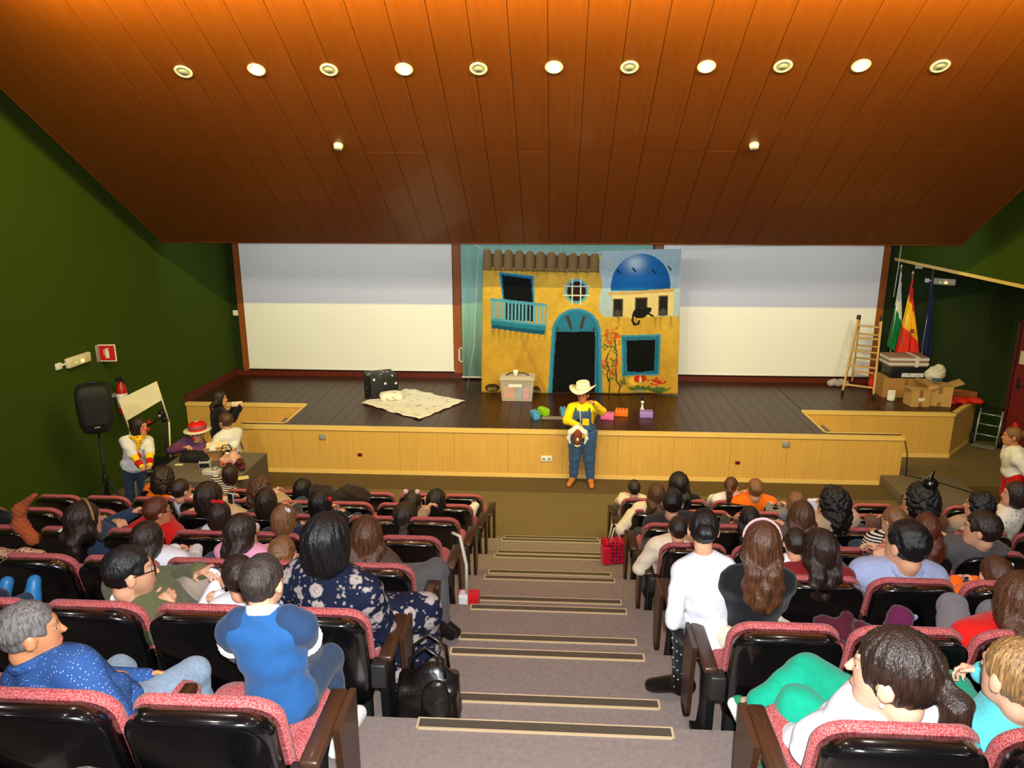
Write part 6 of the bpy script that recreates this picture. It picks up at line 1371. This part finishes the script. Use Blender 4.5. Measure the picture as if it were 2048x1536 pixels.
# woman in turquoise at the edge
fr = seated('blonde woman in a turquoise top and green trousers, right edge', 'R', 1, (2032,1350), 128, dY=.22, hipdy=.42, yaw=12, hyaw=18, hpitch=-8, hair=('bun',H_blond), top=turq, pants=green, shoes=shoeb, vox=VN, skin=SK_pale, hx=1.58, wk=.95,
    armL=W3(1960,1450,2.4), legs=[(W3(1905,1378,2.62), W3(1900,1530,2.68), W3(1895,1530,2.8)), (W3(2010,1390,2.62), W3(2010,1530,2.68), W3(2010,1530,2.8))])
t = empty('phone', W3(1918,1418,2.42), 0, 'white-edged phone with dark screen lying on green trousers', 'phone'); b = MB(); b.box((-.036,-.074,-.005),(.036,.074,.004), .003); o1 = b.build('case', white2, t); b = MB(); b.box((-.031,-.064,.004),(.031,.064,.0055)); o2 = b.build('screen', blackp, t)
t.rotation_euler = (.35,-.1,.55)
# child with raised blue sneakers at the left edge
fr = seated('child at the left edge whose blue sneakers stick up', 'L', 2, (-70,1150), 66, dY=.3, hipdy=.40, kid=True, hair=('short',H_dark), top=navy, pants=djeans, shoes=sneakb, vox=VM, armL=W3(-90,1260,3.3), armR=W3(-60,1260,3.3), legs=[(W3(-40,1215,3.45), W3(2,1200,3.62), W3(8,1182,3.64)), (W3(20,1215,3.48), W3(64,1195,3.62), W3(66,1180,3.64))])
# ================================================================== standing people
def standing(label, u, vtop, vfoot, Y=None, floor=0.0, **kw):
    pf = atZ(u, vfoot, floor) if Y is None else Vector((atY(u, vfoot, Y).x, Y, floor))
    Ct = kw.pop('head'); C = atY(Ct[0], Ct[1], pf.y+kw.pop('hdy', 0))
    hh = C.z-floor; hip = (pf.x, pf.y, floor+hh*.585)
    hs = kw.pop('hs', hh/1.50); w_ = kw.pop('w', hs)
    return person(label, (pf.x,pf.y,floor), hip, C, hs=hs, w=w_, legs='stand', **kw)
def clown_paint(x, y, z, fr_, mix):
    mix(np.exp(-(((x-.04)/.03)**2+((z+.02)/.03)**2))*fr_*.8, (.6,.08,.06)); mix(np.exp(-((x/.035)**2+((z+.065)/.018)**2))*fr_*.5, (.7,.1,.08))
# performer in overalls
fr = standing('performer in yellow shirt, blue overalls and white cowboy hat', 1163, 750, 968, head=(1166,789), yaw=172, hyaw=162, hpitch=3, top=yellow, pants=denim, shoes=shoebr, hair=('short',H_dark), skin=SK_tan, paint=clown_paint, vox=.0095, group='performers', legr=1.25, w=1.02,
    hs=1.0, armR=W3(1155,850,9.95), armL=W3(1190,808,9.92), poleR=(-.9,-.1,-.4), poleL=(.9,-.1,-.6), curl=(.4,.9), lip=1.4)
P_ = fr; H = P_['H']; Nb = P_['Nb']; r_, f_, u_ = P_['r'], P_['f'], P_['u']
def front(tx, tz, off=.0): return H+(Nb-H)*tz+r_*tx+f_*(.145+off)
x = Sdf(); R_ = np.stack([r_, f_, u_],1)
x.box(H+(Nb-H)*.50+f_*.105, (.105,.022,.12), .02, R_, k=.02); x.ell(H+(Nb-H)*.16, np.array((.185,.150,.15)), R_, k=.05); x.box(H+(Nb-H)*.36-f_*.10, (.10,.02,.06), .02, R_, k=.03); fr['cl'](x, 'overall_bib', denim, .0095)
for q in (-1,1):
    x = Sdf(); pts = [front(q*.085,.66), H+(Nb-H)*.86+r_*q*.095+f_*.115, H+(Nb-H)*.985+r_*q*.10+f_*.03, H+(Nb-H)*.93+r_*q*.09-f_*.10, H+(Nb-H)*.5+r_*q*.04-f_*.145]
    for a, b_ in zip(pts[:-1], pts[1:]): x.cone(a, b_, .017, k=.006)
    fr['cl'](x, 'overall_strap', cloth('strap_green', S(70,90,80)), .008)
x = Sdf(); x.box(front(-.055,.47,.0), (.042,.004,.044), .006, R_); fr['cl'](x, 'yellow_pocket', yellow, .007)
x = Sdf(); c0 = front(.045,.46,.0)
for i in range(14):
    a, b_ = 2*PI*i/14, 2*PI*(i+1)/14; x.cone(c0+r_*.036*math.cos(a)+u_*.036*math.sin(a), c0+r_*.036*math.cos(b_)+u_*.036*math.sin(b_), .007, k=.003)
x.cone(c0-u_*.02-r_*.012, c0+u_*.02+r_*.0, .007); x.cone(c0+u_*.02, c0-u_*.02+r_*.014, .007); fr['cl'](x, 'round_emblem', black, .0055)
C, R_, k = P_['C'], P_['HR'], P_['hs']
def hat_mesh(prof_brim, m, nm, brim=True):
    b = MB(); n = 40; rings = []
    for (rr, z, roll) in prof_brim:
        rings.append([(rr*1.0*math.cos(2*PI*i/n), rr*1.12*math.sin(2*PI*i/n), z+roll*(math.cos(2*PI*i/n)**2)-roll*.35*(math.sin(2*PI*i/n)**2)) for i in range(n)])
    b.loft(rings, True, True); return b
hatw = mat('hat_white', S(236,220,196), .75)
b = hat_mesh([(.098,.055,0),(.185,.050,.055),(.192,.052,.062),(.190,.058,.062),(.104,.066,.004),(.100,.12,0),(.090,.165,0),(.070,.178,0),(.045,.160,0),(.005,.155,0)], hatw, 'hat')
o = b.build('cowboy_hat', hatw, fr['root']); o.matrix_local = Matrix.Translation(Vector(C+R_@np.array((0,-.022,.016))-P_['base'])) @ Matrix(R_.tolist()).to_4x4() @ Matrix.Rotation(.10,4,'Y')
b = hat_mesh([(.1045,.066,0),(.1055,.085,0),(.1015,.086,0),(.1005,.067,0)], hatw, 'band'); ob = b.build('hat_band', mat('hat_band', S(206,186,156), .7), o)
# hobby horse held by the performer
hb = W3(1155,872,9.80); t = empty('hobby_horse', hb, 0, 'brown hobby horse head with white mane held by the performer', 'toy horse')
sd = Sdf(); sd.ell((0,0,0),(.062,.07,.11)); sd.ell((0,-.02,-.075),(.048,.055,.06),k=.03); V, F = sd.mesh(.0075); np_mesh('horse_head', V, F, mat('plush_brown', S(120,52,20), .9, noise=(80,.2)), t)
sd = Sdf(); sd.ell((0,-.015,-.125),(.044,.05,.028)); sd.ell((0,-.066,-.03),(.018,.012,.03)); V, F = sd.mesh(.0075); np_mesh('white_muzzle', V, F, mat('plush_white', S(228,220,200), .9), t)
sd = Sdf()
for q in (-1,1): sd.cone((q*.03,.02,.10),(q*.10,-.02,.06),.04,.035); sd.cone((q*.10,-.02,.06),(q*.125,-.02,-.03),.035,.022,k=.02); sd.cone((q*.125,-.02,-.03),(q*.10,-.02,-.10),.022,.014,k=.02)
sd.ell((0,.02,.12),(.05,.04,.04)); V, F = sd.mesh(.0075); np_mesh('white_mane', V, F, MATS['plush_white'], t)
b = MB(); b.tube([(.03,.0,.10),(.035,-.02,.25),(.02,.0,.45)], .006); b.build('white_cord', ropem, t)
# clown in a white tee with yellow sleeves
fr = standing('clown with red nose in a white tee over yellow sleeves', 282, 825, 1040, Y=8.75, head=(278,853), yaw=-140, hyaw=-95, hpitch=-8, top=yellow, pants=djeans, shoes=shoeb, hair=('bob',H_dark), paint=clown_paint, vox=.010, group='performers', hs=1.0, w=.80, lip=1.2,
    armL=W3(300,940,8.45), armR=W3(290,945,8.47), poleL=(.8,.2,-.5), poleR=(-.8,.2,-.5), curl=(.8,.8))
x = Sdf(); fr['torso'](x, .020); fr['armp'](x, .028, .46); fr['cl'](x, 'white_tee', white, .010, fr['wr'](.004))
for i in (0,1): arm_seg(fr, i, 1.55, 2.0, .046, .042, 'red_cuff', red)
x = Sdf(); H, Nb, f_, u_ = fr['H'], fr['Nb'], fr['f'], fr['u']; c0 = H+(Nb-H)*.52+f_*.150; x.ell(c0, (.05,.02,.055)); fr['cl'](x, 'red_print', red, .009)
x = Sdf(); n = 12
for i in range(n):
    a, b_ = 2*PI*i/n, 2*PI*(i+1)/n; g = lambda q: Nb+u_*.02+np.array((.085*math.cos(q),.085*math.sin(q),0))+f_*.01; x.cone(g(a), g(b_), .026, k=.012)
x.cone(Nb+f_*.11, Nb+f_*.135-u_*.13, .045, .012, k=.03); fr['cl'](x, 'neckerchief', neckerch, .009)
hpart(fr, 'red_nose', MATS['red_nose'], lambda x, P, R, k: x.ell(P(0,.118,-.03), np.array((.024,)*3)*k, R)); hpart(fr, 'red_feather', red, lambda x, P, R, k: (x.cone(P(-.06,.09,.03), P(-.10,.14,.05), .012*k, .004*k), x.cone(P(-.05,.09,.05), P(-.07,.13,.09), .010*k, .004*k)))
# man with red hat and plaid shirt
fr = standing('man in plaid shirt and red hat with white brim at the table', 402, 822, 1000, Y=9.72, head=(395,868), hdy=-.10, yaw=178, hyaw=176, hpitch=-28, top=plaid, pants=djeans, shoes=shoeb, hair=('short',H_grey), vox=.010, group='performers', hs=1.0, w=1.12,
    armL=W3(425,902,9.40), armR=W3(368,895,9.36), poleL=(.9,.1,-.3), poleR=(-.9,.1,-.3), collar=plaid)
C, R_ = fr['C'], fr['HR']
hrim = hat_mesh([(.09,.052,0),(.175,.046,.004),(.180,.050,.004),(.176,.056,.004),(.095,.062,0)], hatw, 'b'); o = hrim.build('hat_brim', mat('brim_cream', S(238,226,204), .6), fr['root']); MT = Matrix.Translation(Vector(C+R_@np.array((0,-.01,.004))-fr['base'])) @ Matrix(R_.tolist()).to_4x4(); o.matrix_local = MT
hc = hat_mesh([(.100,.058,0),(.118,.062,0),(.116,.11,0),(.108,.145,0),(.085,.160,0),(.01,.162,0)], hatw, 'c'); o = hc.build('hat_crown', mat('hat_red', S(226,24,20), .6), fr['root']); o.matrix_local = MT
hb_ = hat_mesh([(.117,.092,0),(.119,.094,0),(.119,.118,0),(.116,.120,0)], hatw, 'd'); o2 = hb_.build('hat_band', mat('band_grey', S(120,90,110), .6), o)
b = MB(); b.box((-.055,-.04,.16),(-.02,.04,.172), .004); o3 = b.build('hat_feather', mat('brim_cream'), o); o3.rotation_euler = (.2,.3,.2)
hpart(fr, 'red_nose', MATS['red_nose'], lambda x, P, R, k: x.ell(P(0,.118,-.03), np.array((.022,)*3)*k, R))
x = Sdf(); x.ell(fr['H']+(fr['Nb']-fr['H'])*.66-fr['r']*.06+fr['f']*.15, (.04,.03,.04)); fr['cl'](x, 'orange_pompom', orange, .009)
# woman in black with a phone
fr = standing('woman in black holding up a phone before the stage stairs', 447, 775, 945, Y=10.08, head=(440,797), yaw=-60, hyaw=-78, hpitch=-4, top=black, pants=black, shoes=shoeb, hair=('long',H_dark,.22), vox=.011, group='performers', hs=.92, w=.88,
    armL=W3(468,812,10.25), armR=W3(480,815,9.95), poleL=(.1,.2,-1), poleR=(.3,-.4,-1), curl=(.8,.8))
t = empty('phone', W3(474,808,10.08), math.radians(20), 'pale phone held up by the woman in black', 'phone'); b = MB(); b.box((-.075,-.006,-.036),(.075,.006,.036), .004); b.build('case', mat('phone_pale', S(236,206,180), .5), t); b = MB(); b.box((-.066,.006,-.030),(.066,.0075,.030)); b.build('screen', blackp, t)
# woman in white with a bag strap
fr = standing('woman in a white shirt with a brown bag strap at the table', 468, 820, 985, Y=9.55, head=(450,842), yaw=60, hyaw=70, hpitch=-20, top=white, sleeve=.55, pants=cloth('skirt_green', S(86,110,60)), shoes=shoeb, hair=('short',H_brown), hairvol=.008, vox=.011, group='performers', hs=.98, w=.95, armL=W3(430,905,9.35), armR=W3(455,925,9.2))
x = Sdf(); H, Nb, r_, f_ = fr['H'], fr['Nb'], fr['r'], fr['f']; pts = [Nb-r_*.09+f_*.10-(0,0,.04), Nb-r_*.05-(0,0,-.012), Nb-r_*.02-f_*.11-(0,0,.06), H+(Nb-H)*.45+r_*.10-f_*.125, H+r_*.19-f_*.03]
for a, b_ in zip(pts[:-1], pts[1:]): x.cone(a, b_, .011, k=.004)
fr['cl'](x, 'bag_strap', mat('strap_brown', S(140,78,50), .6), .008)
# woman with big curly hair and orange collar, and woman in stripes, close to the table
fr = standing('woman with big dark curly hair and an orange collar facing the table', 325, 915, 1080, Y=7.85, head=(328,955), hyaw=-15, yaw=-10, top=orange, pants=djeans, shoes=shoeb, hair=('curly',H_dark,.10), hairvol=.02, vox=VM, group='audience', hs=1.02, w=.95)
fr = standing('person in a black and cream striped top leaning over the table', 440, 930, 1070, Y=8.10, head=(462,948), hyaw=-20, yaw=-10, hpitch=-35, top=stripe, pants=djeans, shoes=shoeb, hair=('bob',H_dark), vox=VM, group='audience', hs=.95, w=.95)
# woman standing at the right edge with a red flower
fr = standing('woman with a red hair flower in white tee and red trousers', 2018, 845, 1010, Y=9.35, head=(2024,872), yaw=75, hyaw=78, hpitch=-6, top=white, sleeve=.42, pants=red, shoes=shoeb, hair=('bun',H_light), vox=.011, group='performers', hs=1.02, w=1.12, skin=SK_tan, armL=W3(2060,960,9.25), armR=W3(2062,965,9.5))
hpart(fr, 'hair_flower', MATS['cloth_bow_red'], lambda x, P, R, k: [x.ell(P(.04+.03*math.cos(a),-.03,.115+.03*math.sin(a)), np.array((.022,.018,.022))*k, R, k=.004) for a in [2*PI*i/6 for i in range(6)]])
# ------------------------------------------------------------------ bags and coats among the seats
def gather(sd, name, m, org, lab, cat, h=.010, noise=None): return sdf_obj(sd, name, m, None, h, noise, origin=tuple(org), label=lab, cat=cat)
crump = lambda a, f1=30, f2=24: (lambda X, Y, Z: a*np.sin(f1*X+5*np.sin(11*Z))*np.sin(f2*Z+4*np.sin(9*Y)))
# black leather handbag at the aisle
p = v3(atZ(858,1418,Z0-PZ)); p[1] = Y0+.14; p[0] = -.565; p[2] = Z0-PZ/2
t = empty('leather_handbag', p, 0, 'large slouchy black leather handbag on the aisle step by a left seat', 'handbag')
sd = Sdf(); sd.box((0,0,.13),(.11,.05,.11),.03); sd.ell((0,0,.10),(.15,.09,.12),k=.04); sd.ell((.03,-.01,.27),(.10,.06,.08),k=.05)
V, F = sd.mesh(.009, 0, crump(.006)); np_mesh('bag_body', V, F, leather, t)
sd = Sdf(); sd.ell((.05,-.085,.20),(.07,.03,.12)); sd.cone((.07,-.09,.16),(.03,-.13,.00),.05,.03,k=.04); V, F = sd.mesh(.009, 0, crump(.005)); np_mesh('hanging_sleeve', V, F, leather, t)
for q in (-.05,.05): b = MB(); b.tube([(-.08,q,.28),(-.07,q,.40),(.0,q,.46),(.08,q,.40),(.09,q,.29)], .008); b.build('handle', leather, t)
b = MB(); b.box((-.01,-.10,.02),(.03,-.095,.06), .003); b.build('buckle', silver, t)
# pink-red tote at the right aisle
p = v3(atZ(1243,1108,Z0-5*PZ+0)); t = empty('red_tote_bag', (.60,6.74,Z0-4*PZ), .2, 'bright red patterned tote bag standing at the right aisle', 'handbag')
sd = Sdf(); sd.box((0,0,.12),(.10,.05,.10),.02); V, F = sd.mesh(.010, 0, crump(.004)); np_mesh('bag_body', V, F, patm('tote', pat_dots(S(196,14,44), S(60,30,50), 26, .3)), t)
sd = Sdf(); sd.box((-.09,-.02,.10),(.025,.05,.08),.012); V, F = sd.mesh(.010); np_mesh('side_panel', V, F, cloth('tote_red', S(206,14,40)), t)
for q in (-.04,.04): b = MB(); b.tube([(-.05,q,.22),(-.02,q,.38),(.02,q,.38),(.05,q,.22)], .006); b.build('handle', ropem, t)
# white and red bag with a long strap over the left armrest
p = v3(atZ(920,1212,Z0-2*PZ)); t = empty('shoulder_bag', (-.62,4.96,Z0-2.5*PZ), 0, 'red and white shoulder bag hanging by a pale strap at the left aisle', 'handbag')
sd = Sdf(); sd.box((0,0,.09),(.06,.035,.07),.02); V, F = sd.mesh(.009, 0, crump(.003)); np_mesh('bag_body', V, F, cloth('bag_red', S(206,20,30)), t)
sd = Sdf(); sd.box((-.035,-.02,.10),(.022,.035,.07),.015); V, F = sd.mesh(.009); np_mesh('white_panel', V, F, white, t)
b = MB(); b.tube([(-.01,-.03,.17),(-.01,-.03,.42),(-.06,.02,.62),(-.12,.05,.63)], .013); b.build('strap', mat('strap_white', S(206,196,176), .6), t)
# coats and scarf on the right seats
p = v3(atY(1690,1252,Y0+.20)); sd = Sdf()
for i in range(6): sd.ell((.034*i-.09,.03*math.sin(i*2),.03*math.cos(i*2.7)-.03),(.045,.05,.045),k=.012)
sd.cone((-.01,0,.0),(.0,-.02,.07),.04,.02,k=.02); gather(sd, 'maroon_coat', maroon, p, 'shiny maroon coat heaped on a right seat behind the girls', 'coat', .008, crump(.008,70,60))
p = v3(atY(1800,1242,Y0+.34)); sd = Sdf(); sd.cone((-.03,0,-.10),(0,0,.02),.05,.055); gather(sd, 'knitted_hat', purple, p, 'knitted purple hat standing on a seat beside the maroon coat', 'knitted hat', .008, crump(.004,60,60))
p = v3(atY(1660,1252,Y0+.22)); sd = Sdf(); sd.ell((0,0,0),(.06,.05,.04)); gather(sd, 'speckled_scarf', patm('speckle', pat_dots(S(120,110,80), S(50,46,36), 40, .3)), p, 'speckled grey-green scarf beside the maroon coat', 'scarf', .009, crump(.004))
# dark coats on the front left seats
p = v3(atY(680,990,Y0+4.95)); sd = Sdf()
for i in range(7): sd.ell((.085*i-.26,.03*math.sin(i*2),.03*math.cos(i*1.3)),(.10,.09,.10),k=.04)
gather(sd, 'dark_coat_heap', cloth('coat_brown', S(46,34,26)), p, 'dark brown coat thrown over the front left seats', 'coat', .014, crump(.010))
p = v3(atY(72,1075,Y0+2.15)); sd = Sdf()
for i in range(8): sd.ell((.10*i-.32,.05*math.sin(i*2),-.04*i+.08*math.cos(i*1.3)),(.16,.12,.15),k=.05)
gather(sd, 'black_coat_pile', cloth('coat_black', S(14,14,16)), p, 'pile of black coats on the seats at the left edge', 'coat', .014, crump(.012))
b = MB(); b.box((-.06,-.01,-.012),(.06,.01,.012), .003); o = b.build('white_tag', whitep, None, 'white strip lying on the black coats at the left edge', 'strip'); o.location = W3(113,1068,Y0+1.98); o.rotation_euler = (0,-.6,.1)
# orange plush tail
sd = Sdf(); pts = [(.03,0,-.17),(-.05,0,-.06),(-.03,0,.06),(.10,0,.17)]
rr = (.05,.045,.036,.02)
for i in range(3): sd.cone(pts[i], pts[i+1], rr[i], rr[i+1], k=.05)
gather(sd, 'orange_plush_tail', mat('plush_orange', S(176,84,40), .95, noise=(90,.35), bump=(120,1,.01)), W3(50,1034,Y0+1.95), 'curved fluffy orange plush tail sticking up at the left edge', 'plush toy', .010, lambda X,Y,Z: .005*np.sin(120*X)*np.sin(130*Z+50*Y))
p = v3(atY(20,1108,Y0+1.05)); sd = Sdf()
for i in range(5): sd.ell((.08*i-.16,0,.012*math.sin(i*3)),(.06,.05,.03),k=.02)
gather(sd, 'patterned_scarf', patm('scarf_pattern', pat_dots(S(190,150,120), S(110,60,40), 40, .3)), p, 'patterned beige scarf on a left seat back at the frame edge', 'scarf', .010, crump(.005))
